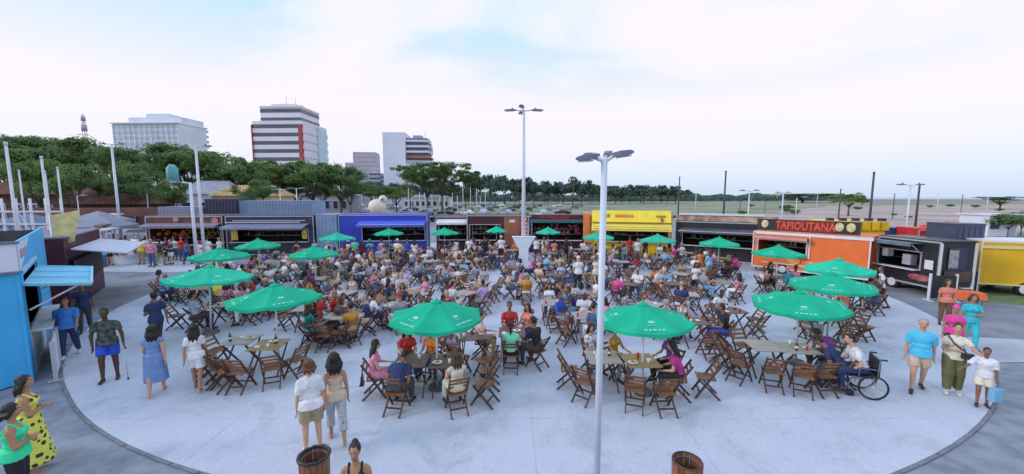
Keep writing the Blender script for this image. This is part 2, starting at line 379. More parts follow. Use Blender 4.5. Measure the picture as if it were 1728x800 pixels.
# striped office
t = empty('office_building', (-119.0, 200, 0), R(-2)); tag(t, 'white office block striped with dark window bands and a red vertical fin', 'building')
W_, D_ = 27, 24
m = MB(); m.box((0, D_ / 2, 21.5), (W_ - .6, D_ - .6, 43)); m.obj('wall', white_b, t)
for k in range(12):
    z = 40.3 - k * 4.1
    if z < 2: break
    g = MB(); g.box((-.3, D_ / 2, z), (W_ - .5, D_ - .2, 2.1)); g.obj('window', glass_d, t)
    g = MB(); g.box((0, D_ / 2, z - 2.05), (W_, D_, 2.2)); g.obj('floor_band', white_b, t)
g = MB(); g.box((W_ / 2 + .1, D_ / 2 + 5.5, 21), (.5, D_ - 15, 42)); g.obj('side_glazing', mat('side_glass', (.45, .62, .72), .25, .12, .2, spec=.7), t)
g = MB(); g.box((W_ / 2 - 1.6, -.25, 20.5), (1.8, .9, 41)); g.obj('red_fin', red_b, t)
g = MB(); g.box((-W_ / 2 + .2, -.1, 20.5), (.5, .6, 41)); g.obj('red_fin', red_b, t)
m = MB(); m.box((-.5, D_ / 2 + 1, 46.9), (W_ - 6, D_ - 6, 7.2)); m.obj('penthouse', white_b, t)
for z_, h_ in ((44.7, 1.5), (48.9, 1.9)): g = MB(); g.box((-.5, D_ / 2 + 1, z_), (W_ - 5.8, D_ - 5.8, h_)); g.obj('window', glass_d, t)
m = MB(); m.box((-.5, D_ / 2 + 1, 50.9), (W_ - 5.4, D_ - 5.4, .8)); m.box((0, D_ / 2, 52.0), (13, 12, 1.4)); m.box((-3, D_ / 2, 53.3), (3, 3, 1.2)); m.box((4, D_ / 2 + 3, 53.2), (2, 2, 1.4)); m.obj('roof_block', white_b, t)
m = MB(); m.tube([(-2, D_ / 2, 53), (-2, D_ / 2, 58)], .12, 6); m.tube([(3, D_ / 2, 53), (3, D_ / 2, 57)], .1, 6); m.obj('antenna', mast_m, t)
# pink-grey tower, stepped neighbour, small slabs
banded('apartment_tower', 'slim pinkish grey tower between the trees and the white tower', (-113, 300, 0), 17, 15, 39, R(8), 12, pink_b, grey_b, .4, 4)
banded('apartment_building', 'low pink block leaning against the slim pinkish tower', (-124, 300, 0), 8, 15, 31, R(8), 9, pink_b, grey_b, .4, 2)
banded('apartment_building', 'stepped grey block below the slim pinkish tower', (-104, 296, 0), 9, 14, 23, R(8), 7, grey_b, glass_d, .35, 3)
banded('apartment_building', 'short blue grey block at the foot of the white tower', (-94, 290, 0), 8, 12, 22, R(8), 7, dark_b, grey_b, .35, 2)
t = empty('apartment_tower', (-75.2, 250, 0), R(4)); tag(t, 'white tower with a blank gable, stacked dark balconies and rust storeys', 'building')
m = MB(); m.box((0, 10, 22.8), (14, 20, 45.6)); m.obj('wall', mat('gable_white', (.74, .78, .88), .7, .04, .1), t)  # gable kept extra pale: distance haze is put into the wall colour
m = MB(); m.box((14, 12, 21.3), (13.6, 17, 42.6)); m.obj('wall', dark_b, t)
for k in range(12):
    b = MB(); b.box((14 + max(0, 11 - k) * .18, 10.6, 3.2 + k * 3.4), (14.5 + max(0, 11 - k) * .35, 18.5, 1.25)); b.obj('balcony', orange_b if k in (6, 7, 8) else white_b, t)
m = MB(); m.box((19, 14, 36.5), (6, 9, 4)); m.box((13, 14, 44), (6, 6, 3)); m.obj('roof_block', grey_b, t)
m = MB(); m.tube([(18, 12, 40), (18, 12, 48)], .15, 6); m.obj('antenna', mast_m, t)
banded('apartment_building', 'low pale block with glazed floors behind the acacia tree', (-57, 240, 0), 16, 12, 27, R(10), 7, pale_b, grey_b, .35, 4)
# telecom mast far behind the canopy
t = empty('telecom_mast', (-217, 200, 0)); tag(t, 'thin lattice telecom mast far above the tree canopy', 'mast'); m = MB()
for sx, sy in ((-1, -1), (1, -1), (1, 1), (-1, 1)): m.tube([(sx * 1.2, sy * 1.2, 0), (sx * .35, sy * .35, 46)], .12, 5)
for k in range(14):
    z = 3 + k * 3.1; w = 1.2 - .85 * z / 46; w2 = 1.2 - .85 * (z + 3.1) / 46; m.bar((-w, -w, z), (w2, -w2, z + 3.1), .1, .1); m.bar((w, w, z), (-w2, w2, z + 3.1), .1, .1)
m.obj('lattice', mast_m, t); m = MB(); m.tube([(0, 0, 38), (0, 0, 41)], 1.1, 8); m.tube([(0, 0, 43), (0, 0, 45)], .9, 8); m.obj('antenna', mast_m, t)

# low restaurant with tiled roofs on the far left, small houses
tile_m = mat('roof_tile', (.19, .085, .07), .9, .35, 1.5, .8, 6); tile_pink = mat('roof_tile_pale', (.42, .25, .20), .9, .25, 1.5, .8, 6)
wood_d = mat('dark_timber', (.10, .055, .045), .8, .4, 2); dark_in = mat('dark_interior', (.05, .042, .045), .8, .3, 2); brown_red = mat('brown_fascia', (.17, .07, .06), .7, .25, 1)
def house(name, label, p, W, D, h, rh, rz, wm, rm, over=.5, nwin=3, open_front=False):
    t = empty(name, p, rz); tag(t, label, 'building')
    m = MB(); m.box((0, D / 2, h / 2), (W, D, h)); m.obj('wall', wm, t)
    m = MB(); a, b = W / 2 + over, D / 2 + over
    m.add([(-a, D / 2 - b, h), (a, D / 2 - b, h), (a, D / 2 + b, h), (-a, D / 2 + b, h), (-a * .6, D / 2, h + rh), (a * .6, D / 2, h + rh)], [(0, 1, 5, 4), (1, 2, 5), (2, 3, 4, 5), (3, 0, 4), (3, 2, 1, 0)])
    m.obj('roof', rm, t)
    m = MB()
    for k in range(int(a * 2 / .45)):
        x = -a + .2 + k * .45; f = 1 - max(0, abs(x) - a * .6) / (a * .4)
        if f > .05: m.bar((x, D / 2 - b + .02, h + .03), (x, D / 2 - b + (b) * f, h + rh * f + .03), .12, .07)
    r_ = m.obj('roof_rib', rm, t); tag(r_, kind='stuff')
    for k in range(nwin):
        x = -W / 2 + W * (k + .5) / nwin
        f = MB(); f.box((x, -.04, h * .55), (min(1.4, W / nwin * .6), .1, h * .42)); wf = f.obj('window', white_b, t)
        g = MB(); g.box((x, -.1, h * .55), (min(1.2, W / nwin * .5), .06, h * .36)); g.obj('pane', glass_d, wf)
    return t
house('restaurant_building', 'long brown restaurant with reddish tiled roof behind the white fence', (-62, 50, 0), 17, 9, 4.9, 2.3, R(4), wood_d, tile_m, .8, 9)
house('restaurant_building', 'lower brown eating house with deep dark veranda and tiled roof', (-48.2, 45, 0), 8, 6, 3.7, 1.7, R(8), wood_d, tile_m, .9, 6)
t = empty('veranda', (-46.0, 42, 0), R(6)); tag(t, 'open brown veranda with dark posts along the eating house', 'veranda')
m = MB(); m.box((0, 0, 2.9), (13, 2.6, .9)); m.obj('fascia', brown_red, t)
for k in range(8): m = MB(); m.box((-6.2 + k * 1.77, -1.1, 1.22), (.2, .2, 2.42)); m.obj('post', wood_d, t)
house('house', 'small white gabled house under the trees', (-49.5, 62, 0), 7.5, 6, 5.0, 2.2, R(6), white_b, mat('roof_grey', (.45, .46, .52), .9, .2, 2), .4, 3)
house('house', 'small house with a faded pink tiled roof', (-43.5, 66, 0), 5, 6, 4.6, 1.6, R(6), white_b, tile_pink, .4, 2)
house('house', 'cream and yellow house with an orange tiled roof behind the navy tank', (-40.5, 58, 0), 8.5, 7, 4.7, 1.7, R(4), mat('cream_wall', (.60, .47, .28), .8, .1, .6), mat('roof_yellow', (.50, .34, .16), .9, .3, 1.4), .5, 4)
house('house', 'far grey low building with dark windows at the park edge', (-45, 92, 0), 12, 8, 5.0, 1.0, 0, grey_b, mat('roof_grey2', (.40, .42, .48), .9, .2, 2), .3, 6)
house('house', 'long low pale building beyond the parked cars', (-30, 135, 0), 16, 8, 4.2, 1.2, 0, pale_b, mat('roof_grey3', (.36, .38, .44), .9, .2, 2), .3, 8)
t = empty('storage_tank', (-48.8, 56, 0)); tag(t, 'round turquoise water tank on a stand beside the tree trunks', 'tank')
m = MB(); m.tube([(0, 0, 6.4), (0, 0, 6.6), (0, 0, 8.6), (0, 0, 9.2)], [.6, .75, .7, .3], 14); m.obj('tank_body', mat('turquoise_tank', (.10, .36, .36), .5, .1, 1), t)
for k in range(4): m = MB(); m.box((.45 * (-1) ** k, .45 * (1 if k < 2 else -1), 3.2), (.18, .18, 6.4)); m.obj('leg', mast_m, t)
# white fence behind the kiosks on the left
fm = mat('fence_white', (.62, .64, .70), .6, .1, 2)
t = empty('fence', (-33, 27.5, 0), R(-8)); tag(t, 'white railing fence running past the brown restaurant', 'fence')
for k in range(11): m = MB(); m.box((-11 + 2 * k, 0, .75), (.09, .09, 1.5)); m.obj('post', fm, t)
for z in (.25, .8, 1.4): m = MB(); m.box((-1, .07, z), (20.4, .05, .08)); m.obj('rail', fm, t)
m = MB()
for k in range(100): m.box((-11 + .2 * k, .13, .82), (.035, .03, 1.1))
tag(m.obj('baluster', fm, t), kind='stuff')
def canopy(label, p, W, D, h, rz, m_, cat='canopy'):
    t = empty('canopy_tent', p, rz); tag(t, label, cat)
    for sx in (-1, 1):
        for sy in (-1, 1): q = MB(); q.tube([(sx * W / 2, sy * D / 2, 0), (sx * W / 2, sy * D / 2, h)], .04, 6); q.obj('leg', mast_m, t)
    q = MB(); a, b = W / 2 + .1, D / 2 + .1
    q.add([(-a, -b, h), (a, -b, h), (a, b, h), (-a, b, h), (0, 0, h + .8), (-a, -b, h - .25), (a, -b, h - .25), (a, b, h - .25), (-a, b, h - .25)],
          [(0, 1, 4), (1, 2, 4), (2, 3, 4), (3, 0, 4), (0, 5, 6, 1), (1, 6, 7, 2), (2, 7, 8, 3), (3, 8, 5, 0)]); q.obj('tent_roof', m_, t)
    return t
tw = mat('tent_grey', (.30, .32, .40), .7, .06, 1.5, trans=.2)
canopy('grey market tent by the dark veranda posts', (-36.5, 34, 0), 3, 3, 2.5, .1, tw)
canopy('grey tent squeezed between fence and brown restaurant', (-33.5, 27.5+4, 0), 3, 3, 2.2, .3, tw)
canopy('dark blue tent roof in front of the restaurant', (-39.5, 31.5, 0), 3.2, 3, 2.4, .2, mat('tent_blue', (.16, .24, .36), .7, .08, 1.5, trans=.2))

# ---------------------------------------------------------------- trees in the picture
# (px, top py, Y, kind, scale factor sideways)
TG = 'broad trees behind the food court'
tl = [(20, 222, 62, 'round2', 1.15, 'dark broad tree at the frame edge above the brown restaurant'), (85, 224, 66, 'round1', 1.1, 'spreading tree above the tiled restaurant roof'),
      (140, 228, 62, 'round2', 1.05, 'dense tree crown just before the telecom mast'), (196, 245, 60, 'tier', .7, 'thin layered tree beside the turquoise tank'),
      (258, 236, 70, 'round2', .95, 'tall round tree before the pale office block'), (312, 240, 72, 'round3', 1.0, 'broad tree under the corner of the pale office block'),
      (360, 250, 70, 'round1', 1.05, 'broad tree between the pale and the striped offices'), (415, 262, 72, 'round3', 1.0, 'low round tree at the foot of the striped office'),
      (470, 266, 70, 'round1', 1.1, 'bright green tree below the striped office windows'), (525, 268, 72, 'round1', 1.0, 'tree below the red fin of the striped office'), (572, 275, 76, 'round2', .75, 'last small tree before the pinkish tower'),
      (228, 266, 58, 'round3', .6, 'small tree beside the white gabled house'), (0, 236, 56, 'round3', 1.0, 'tree cut by the frame behind the blue kiosk'),
      (60, 262, 44, 'round3', .62, 'bushy tree hanging over the tiled restaurant roof'), (118, 268, 42, 'round1', .5, 'smaller bushy tree before the tiled roofs'), (212, 282, 45, 'round2', .5, 'dark bushy tree between the restaurant and the gabled house'), (175, 285, 47, 'round1', .42, 'low bushy tree at the dark veranda'), (290, 300, 50, 'round1', .42, 'low tree between the small houses'), (432, 300, 52, 'round2', .5, 'dark low tree above the steel blue container'),
      (690, 276, 120, 'tier', .42, 'ragged palm-like tree in front of the white tower'), (455, 296, 78, 'round1', .55, 'low tree filling the line below the striped office'), (500, 298, 80, 'round2', .55, 'dark low tree above the blue trailer corner'), (545, 300, 84, 'round3', .5, 'low bushy tree alone beyond the blue trailer'), (590, 304, 88, 'round1', .5, 'low tree at the foot of the pinkish tower'), (632, 310, 95, 'round2', .5, 'low dark tree behind the cream balloon'), (668, 312, 98, 'round1', .5, 'low tree at the foot of the white tower'), (400, 300, 76, 'round3', .5, 'low tree behind the cream and yellow house'), (340, 296, 80, 'round2', .6, 'dark tree filling the gap behind the slim lamp'),
       (745, 271, 125, 'tier', .78, 'wide dark acacia with layered flat crown'), (785, 285, 128, 'tier', .5, 'flat topped tree joined to the wide acacia'),
      (720, 288, 130, 'round2', .6, 'round tree under the acacia edge'),
      (1435, 324, 95, 'small', 1.9, 'lone small bushy tree on the sand flat'), (1690, 331, 150, 'tier', .5, 'lone dark tree by the shore'), (1355, 326, 330, 'tier', 1.0, 'lone flat tree on the far field line')]
for i, (px, py, Y, kind, ws, lab) in enumerate(tl):
    p = AtY(px, py, Y); H0 = {'small': 5}.get(kind, 12); sz = p.z / H0 / 1.05
    sxy = ws * (max(.8, Y / 72) if kind != 'small' else 1)
    if kind == 'small': sz *= 1; 
    tree(kind, (p.x, Y, 0), sxy, i * 1.3, lab, sz, TG if px < 600 else None, cat='tree')
ORD = 'first second third fourth fifth sixth seventh eighth ninth tenth eleventh twelfth thirteenth fourteenth fifteenth sixteenth'.split(); oc = {}
def ordl(s): oc[s] = oc.get(s, -1) + 1; return ORD[min(oc[s], 15)] + ' ' + s + ', counted from the city'
def above(px): return 'blue trailer' if px < 708 else 'maroon stall' if px < 780 else 'rust brown panel' if px < 880 else 'red lettered trailer' if px < 985 else 'yellow trailer' if px < 1120 else 'black banner trailer'
r = random.Random(4)
FG = 'far trees along the field'
for i in range(44):
    px = 600 + i * 12.6 + r.uniform(-5, 5); f = (px - 800) / 500
    py = (300 + 26 * max(0, f) + r.uniform(-5, 6)) if px > 800 else 312 + r.uniform(-4, 6)
    Y = r.uniform(200, 260) + 90 * max(0, f); p = AtY(px, py, Y)
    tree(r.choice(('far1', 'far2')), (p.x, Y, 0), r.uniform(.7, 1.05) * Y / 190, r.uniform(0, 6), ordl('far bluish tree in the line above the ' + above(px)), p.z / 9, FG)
for i, (px, py) in enumerate(((967, 298), (852, 300))):
    Y = 230; p = AtY(px, py, Y); t = empty('palm_tree', (p.x, Y, 0)); tag(t, ('tall thin palm sticking out of the far trees beside the front lamp', 'short palm sticking out of the far trees beside the tall lamp')[i], 'palm')
    m = MB(); m.tube([(0, 0, 0), (.3, 0, p.z * .6), (0, 0, p.z - 1.5)], [.35, .3, .25], 6); m.obj('trunk', bark, t); m = MB()
    for k in range(14):
        a = k * .45 * 2; d = Vector((math.cos(a), math.sin(a), 0)); b = Vector((0, 0, p.z - 1.5)); z = (k % 3) * .8
        m.bar(b, b + d * 1.6 + Vector((0, 0, .9 + z * .4)), .5, .1); m.bar(b + d * 1.6 + Vector((0, 0, .9 + z * .4)), b + d * 2.8 + Vector((0, 0, -.6 + z * .5)), .4, .1)
    m.obj('fronds', leaf_haze, t)
# far treeline to the right: one mass that thins towards the sea
vs = MB(); r = random.Random(9)
for i in range(5200):
    f = r.random(); px = 560 + 900 * f; Y = 420 + r.uniform(-30, 60) + 250 * max(0, f - .5); h = (11 - 6.5 * f) * (1 + .35 * math.sin(px * .08) * math.sin(px * .031)) * Y / 420
    p = AtY(px, 333, Y); z = r.random() ** .8 * h; s_ = r.uniform(1.2, 3.2); a = r.uniform(0, 3.1)
    dx, dy = math.cos(a) * s_, math.sin(a) * s_
    vs.add([(p.x - dx, Y - dy, z - s_ * .5), (p.x + dx, Y + dy, z - s_ * .4), (p.x + dx * .7, Y + dy * .7 + 1, z + s_ * .5), (p.x - dx * .7, Y - dy * .7 + .5, z + s_ * .55)], [(0, 1, 2, 3)])
tag(vs.obj('treeline', leaf_haze), kind='stuff')
# shrubs by the yellow trailer
for px, py, s_, lab in ((1700, 400, 1.0, 'dark spiky shrub behind the yellow trailer roof'), (1722, 398, 1.1, 'dark shrub at the frame edge above the yellow trailer'), (1636, 430, .55, 'low shrub between the black trailer and the yellow trailer')):
    p = G(px, py); tree('bush', (p.x, p.y, 0), s_, px, lab, s_ * 1.15, name='shrub', cat='shrub')
t = empty('hut', tuple(AtY(1672, 333, 46).xy) + (0,)); tag(t, 'small white hut behind the yellow trailer', 'hut'); m = MB(); m.box((0, 0, 1.2), (3.4, 3, 2.4)); m.obj('wall', white_b, t)
m = MB(); m.box((0, 0, 2.5), (3.8, 3.6, .2)); m.obj('roof', fm, t); m = MB(); m.box((-1, -1.52, 1.3), (1, .06, .9)); m.obj('window', glass_d, t); m = MB(); m.box((1, -1.52, 1.0), (.9, .06, 2.0)); m.obj('door', grey_b, t)

# ---------------------------------------------------------------- poles and lamps
pole_w = mat('pole_white', (.62, .66, .76), .4, .06, 2); pole_d = mat('pole_dark', (.06, .06, .08), .6, .2, 2); lamp_d = mat('lamp_dark', (.14, .15, .22), .45, .15, 4); lamp_l = mat('lamp_lens', (.50, .53, .60), .3, .1, 4)
def lamp_pole(label, p, H, r0, r1, arms, arm_len, head=(.55, .24, .09), m_=None, group=None, tilt=None):
    t = empty('street_lamp', (p.x, p.y, 0)); tag(t, label, 'lamp', group); m_ = m_ or pole_w
    m = MB(); m.tube([(0, 0, .02), (0, 0, H)], [r0, r1], 16); m.obj('pole', m_, t)
    m = MB(); m.box((0, 0, .015), (r0 * 4, r0 * 4, .03)); m.obj('base_plate', m_, t)
    for ai, a in enumerate(arms):
        tz = tilt[ai] if tilt else 0; dh = Vector((math.cos(R(a)), math.sin(R(a)), 0)); d = (dh + Vector((0, 0, tz))).normalized(); q = Vector((-dh.y, dh.x, 0)); b = Vector((0, 0, H - .05))
        m = MB(); m.tube([b, b + d * arm_len * .5 + Vector((0, 0, .04)), b + d * arm_len + Vector((0, 0, .07))], r1 * .55, 8); ar = m.obj('arm', m_, t)
        c = b + d * (arm_len + head[0] * .45) + Vector((0, 0, .09)); m = MB(); L_, W_, T_ = head
        pts = []
        for u, w, h in ((-.5, .55, .7), (-.15, 1, 1), (.3, .95, .85), (.5, .5, .35)):
            for s1, s2 in ((-1, -1), (1, -1), (.7, 1), (-.7, 1)): pts.append(c + d * L_ * u + q * W_ / 2 * w * s1 + Vector((0, 0, T_ / 2 * h * s2)))
        fs = [(3, 2, 1, 0), (12, 13, 14, 15)]
        for i in range(3):
            for k in range(4): fs.append((i * 4 + k, i * 4 + (k + 1) % 4, i * 4 + 4 + (k + 1) % 4, i * 4 + 4 + k))
        m.add(pts, fs); hd = m.obj('lamp_head', lamp_d, t)
        m = MB(); m.bar(c - d * L_ * .3 - Vector((0, 0, T_ / 2 + .012)), c + d * L_ * .38 - Vector((0, 0, T_ / 2 + .006)), W_ * .7, .015); m.obj('lens', lamp_l, hd)
        if head[0] > .4: m = MB(); m.tube([c - d * L_ * .2 + Vector((0, 0, T_ / 2 - .01)), c - d * L_ * .2 + Vector((0, 0, T_ / 2 + .085))], .045, 10); m.obj('photocell', lamp_d, hd)
    return t
# near lamp: its foot is hidden below the frame
Yn = 5.5; xn = AtY(1020, 268, Yn).x; zn = AtY(1020, 268, Yn).z
lamp_pole('big white lamp post with four dark heads cutting the view', Vector((xn, Yn, 0)), zn, .052, .045, (3, 66, 189, 122), .13, (.30, .13, .08), tilt=(.14, .22, -.10, .12))
Yf = 25.0; q = AtY(884, 186, Yf)
lamp_pole('tall slim lamp post behind the middle of the crowd', Vector((q.x, Yf, 0)), q.z, .15, .075, (10, 100, 170, 260), .55, (.75, .34, .10))
t = empty('pole_shroud', (q.x, Yf - .42, 0)); tag(t, 'flared white cabinet standing at the foot of the tall lamp', 'cabinet')
m = MB(); m.add([(-.28, -.2, 0), (.28, -.2, 0), (.28, .2, 0), (-.28, .2, 0), (-.3, -.22, 1.2), (.3, -.22, 1.2), (.3, .22, 1.2), (-.3, .22, 1.2), (-.72, -.25, 1.95), (.72, -.25, 1.95), (.72, .22, 1.95), (-.72, .22, 1.95)],
     [(3, 2, 1, 0), (0, 1, 5, 4), (1, 2, 6, 5), (2, 3, 7, 6), (3, 0, 4, 7), (4, 5, 9, 8), (5, 6, 10, 9), (6, 7, 11, 10), (7, 4, 8, 11), (8, 9, 10, 11)])
bevel(m.obj('cabinet_body', mat('cabinet_white', (.70, .76, .82), .5, .05, 2), t), .03)
m = MB(); m.box((0, 0, 1.98), (1.5, .52, .05)); m.obj('lid', mat('cabinet_white', (0, 0, 0)), t)
def at_top(px, py, Y): p = AtY(px, py, Y); return Vector((p.x, Y, 0)), p.z
for px, py, Y, r0, arms, lab in ((330, 247, 26, .10, (0, 180), 'slim lamp post rising from the brown kiosk corner'), (321, 308, 21, .09, (180,), 'shorter white lamp post standing before the brown kiosk'),
        (188, 243, 33, .11, (0, 180), 'grey lamp post beside the turquoise tank'), (500, 318, 48, .07, (0, 180), 'small white lamp behind the navy kiosk roof'), (472, 320, 50, .07, (0, 180), 'small white lamp above the grey blue container'),
        (1322, 325, 52, .10, (0, 180), 'white lamp post behind the orange trailer sign'), (1537, 312, 30, .07, (0, 180), 'thin white lamp behind the black trailer'), (1265, 322, 40, .08, (0, 180), 'thin pale lamp above the black banner trailer'),
        (245, 300, 46, .06, (0, 180), 'small lamp before the white gabled house'), (130, 330, 40, .05, (0,), 'thin lamp before the dark veranda')):
    b, z = at_top(px, py, Y); lamp_pole(lab, b, z, r0, r0 * .7, arms, .5, (.6, .25, .09))
for px, py, Y, r0, lab, mm in ((10, 245, 14.5, .055, 'bare leaning white pole beside the blue kiosk', fm), (70, 268, 18, .055, 'thick pale pole beyond the blue kiosk', fm), (76, 292, 18.6, .04, 'second paler pole close beside the thick one', fm), (97, 285, 26, .06, 'thin pale pole before the brown restaurant', fm), (32, 290, 24, .05, 'thin pole rising behind the white banner', fm),
        (1147, 299, 85, .16, 'short dark mast beyond the black banner trailer', pole_d), (1225, 290, 50, .13, 'tall dark mast behind the black banner trailer', pole_d), (1475, 292, 42, .12, 'tall dark mast behind the yellow crates', pole_d), (1552, 312, 44, .12, 'dark mast behind the red stall', pole_d), (1419, 320, 60, .1, 'thin dark mast beside the lone small tree', pole_d)):
    b, z = at_top(px, py, Y); t = empty('mast', b); tag(t, lab, 'pole'); m = MB(); m.tube([(0, 0, 0), (0, 0, z)], [r0, r0 * .75], 8); m.obj('pole', mm, t); m = MB(); m.tube([(0, 0, z), (0, 0, z + .12)], r0 * .95, 8); m.obj('cap', mm, t)
# slim white posts in the park behind the kiosks
r = random.Random(3)
for k in range(26):
    px = 560 + k * 10.5 + r.uniform(-4, 4); Y = r.uniform(85, 110); b, z = at_top(px, 325 + r.uniform(-10, 8), Y); z = max(z, 2)
    m = MB(); m.tube([(0, 0, 0), (0, 0, z)], .07, 6); o = m.obj('park_post', fm, None, (b.x, Y, 0)); tag(o, ordl('slim park post beyond the kiosks above the ' + above(px)), 'post', 'slim posts in the park')

# ---------------------------------------------------------------- parked cars in the distance
tyre = mat('tyre', (.02, .02, .022), .9, .2, 4)
def car_proto():
    t = empty('parked_car'); m = MB()
    prof = [(-2.1, .35), (2.1, .35), (2.15, .6), (2.0, .85), (1.1, .95), (.5, 1.42), (-.9, 1.45), (-1.6, 1.0), (-2.1, .95)]
    vs = []; n = len(prof)
    for sx in (-1, 1):
        for (x, z) in prof: vs.append((x, sx * (.85 if z < 1.1 else .68), z))
    m.add(vs, [tuple(range(n))[::-1] if 0 else tuple(range(n)), tuple(range(n, 2 * n))[::-1]] + [(i, n + i, n + (i + 1) % n, (i + 1) % n) for i in range(n)]); bevel(m.obj('body', white_b, t), .06)
    m = MB(); m.add([(-1.45, -.84, 1.0), (.95, -.84, 1.0), (.45, -.73, 1.36), (-.85, -.73, 1.38)], [(0, 1, 2, 3)]); m.add([(-1.45, .84, 1.0), (.95, .84, 1.0), (.45, .73, 1.36), (-.85, .73, 1.38)], [(3, 2, 1, 0)])
    m.add([(1.1, -.6, .99), (1.1, .6, .99), (.56, .55, 1.4), (.56, -.55, 1.4)], [(0, 1, 2, 3)]); m.obj('glass', glass_d, t)
    for x in (-1.3, 1.3):
        for y in (-.8, .8): m = MB(); m.tube([(x, y - .1, .32), (x, y + .1, .32)], .32, 14); m.obj('wheel', tyre, t)
    return t
cp = car_proto(); r = random.Random(6)
paints = [('white', (.7, .7, .72)), ('silver', (.42, .44, .48)), ('black', (.03, .03, .035)), ('pale blue', (.35, .45, .58)), ('grey', (.2, .2, .22)), ('dark blue', (.03, .06, .18))]
for k in range(66):
    c = cp if k == 0 else copy_tree(cp); row = k % 5; px = 545 + (k // 5) * 33 + row * 9; Y = (72, 98, 128, 155, 185)[row] + r.uniform(-2, 2)
    p = AtY(px, 340, Y); c.location = (p.x, Y, 0); c.rotation_euler = (0, 0, R(r.choice((80, 90, 20, 160))) + r.uniform(-.1, .1)); nm, pc = r.choice(paints)
    pm = mat('paint_' + nm.replace(' ', '_'), pc, .25, .03, 1, spec=.7); b = [o for o in c.children if o.name.startswith('body')][0]; b.material_slots[0].link = 'OBJECT'; b.material_slots[0].material = pm
    tag(c, ordl('%s car parked in the %s row beyond the kiosks' % (nm, ('first', 'second', 'third', 'fourth', 'fifth')[row])), 'car', 'cars parked in the park')

for k, (px, py, a_) in enumerate(((112, 404, 20), (138, 392, 60), (166, 398, 85), (205, 398, 100), (226, 410, 80), (52, 392, 30), (18, 388, 70), (186, 386, 95))):
    p = G(px, py); c = copy_tree(cp); c.location = (p.x, p.y, 0); c.rotation_euler = (0, 0, R(a_)); nm, pc = paints[(k * 2 + 1) % 6] if k % 2 else paints[k % 3]
    b = [o for o in c.children if o.name.startswith('body')][0]; b.material_slots[0].link = 'OBJECT'; b.material_slots[0].material = mat('paint_' + nm.replace(' ', '_'), pc, .25, .03, 1, spec=.7)
    tag(c, ordl('%s car parked by the brown restaurant' % nm), 'car', 'cars parked by the restaurant')

# white scaffold-like frame above the blue kiosk and the clutter behind it
t = empty('scaffold_frame', (0, 0, 0)); tag(t, 'white scaffold frame with rails standing behind the sky blue kiosk', 'scaffold')
Ys = 19.0
for k, px in enumerate((-40, 4, 28, 52, 78, 104)):
    a = AtY(px, 352, Ys); m = MB(); m.tube([(a.x, Ys, 0), (a.x, Ys, a.z + .5)], .05, 8); m.obj('upright', fm, t)
for py in (357, 378, 398):
    a = AtY(-60, py, Ys); b = AtY(106, py, Ys); m = MB(); m.bar((a.x, Ys - .07, a.z), (b.x, Ys - .07, b.z), .05, .08); m.obj('rail', fm, t)
for k, (x0_, x1_) in enumerate(((-40, 4), (28, 52), (78, 104))):
    a = AtY(x0_, 357, Ys); b = AtY(x1_, 398, Ys); m = MB(); m.bar((a.x, Ys + .07, a.z), (b.x, Ys + .07, b.z), .03, .03); m.obj('brace', fm, t)
r = random.Random(15)
for k in range(26):
    px = r.uniform(-20, 215); Y = r.uniform(26, 40) if px > 110 else r.uniform(21, 37); p = AtY(px, 400, Y); w = r.uniform(.5, 1.6); h = r.uniform(1.2, 2.9); nm, cc = r.choice((('grey', (.30, .31, .36)), ('white', (.62, .63, .68)), ('navy', (.05, .07, .16)), ('brown', (.13, .07, .06)), ('blue', (.10, .18, .36)), ('maroon', (.16, .05, .06))))
    if any(abs(p.x - x_) < 1.4 and abs(Y - y_) < 1.4 for x_, y_ in ((-36.5, 34), (-33.5, 31.5))): continue
    t = empty('stall_booth', (p.x, Y, 0), r.uniform(-.4, .4)); tag(t, ordl('small %s booth in the clutter by the restaurant' % nm), 'booth', 'small booths by the restaurant'); mm = mat('booth_' + nm, cc, .7, .25, 2)
    m = MB(); m.box((0, 0, h * .2), (w, w * .8, h * .4)); m.obj('counter', mm, t)
    for sx in (-1, 1):
        for sy in (-1, 1): m = MB(); m.box((sx * w * .46, sy * w * .36, h * .7), (.05, .05, h * .6)); m.obj('post', fm, t)
    m = MB(); m.add([(-w * .6, -w * .55, h), (w * .6, -w * .55, h), (w * .6, w * .5, h + .1), (-w * .6, w * .5, h + .1), (-w * .6, -w * .55, h - .18), (w * .6, -w * .55, h - .18), (w * .6, w * .5, h + .04), (-w * .6, w * .5, h + .04)], [(0, 1, 2, 3), (7, 6, 5, 4), (0, 4, 5, 1), (1, 5, 6, 2), (2, 6, 7, 3), (3, 7, 4, 0)]); m.obj('roof', mm, t)

r = random.Random(31)
for k in range(16):
    px = r.uniform(1130, 1725); Y = r.uniform(60, 190); p = AtY(px, 340, Y); s_ = r.uniform(.35, .9)
    if px > 1280 and Y < 75: continue
    tree('bush', (p.x, Y, 0), s_ * Y / 80, px, ordl('low scrub bush on the field behind the %s' % ('orange trailer' if px < 1465 else 'black trailer' if px < 1640 else 'yellow trailer')), s_ * Y / 90, 'scrub on the open field', name='shrub', cat='shrub')
for k, (px, py, Y) in enumerate(((1175, 322, 90), (1292, 330, 110), (1380, 328, 120), (1510, 326, 80), (1585, 322, 90), (1625, 328, 100), (1668, 330, 95), (1250, 330, 70), (1345, 334, 70))):
    b, z = at_top(px, py, Y); m = MB(); m.tube([(0, 0, 0), (0, 0, max(z, 2))], .07, 6); o = m.obj('field_post', pole_d if k % 2 else fm, None, (b.x, Y, 0)); tag(o, ordl('thin post on the open field behind the trailers'), 'post', 'thin posts on the open field')
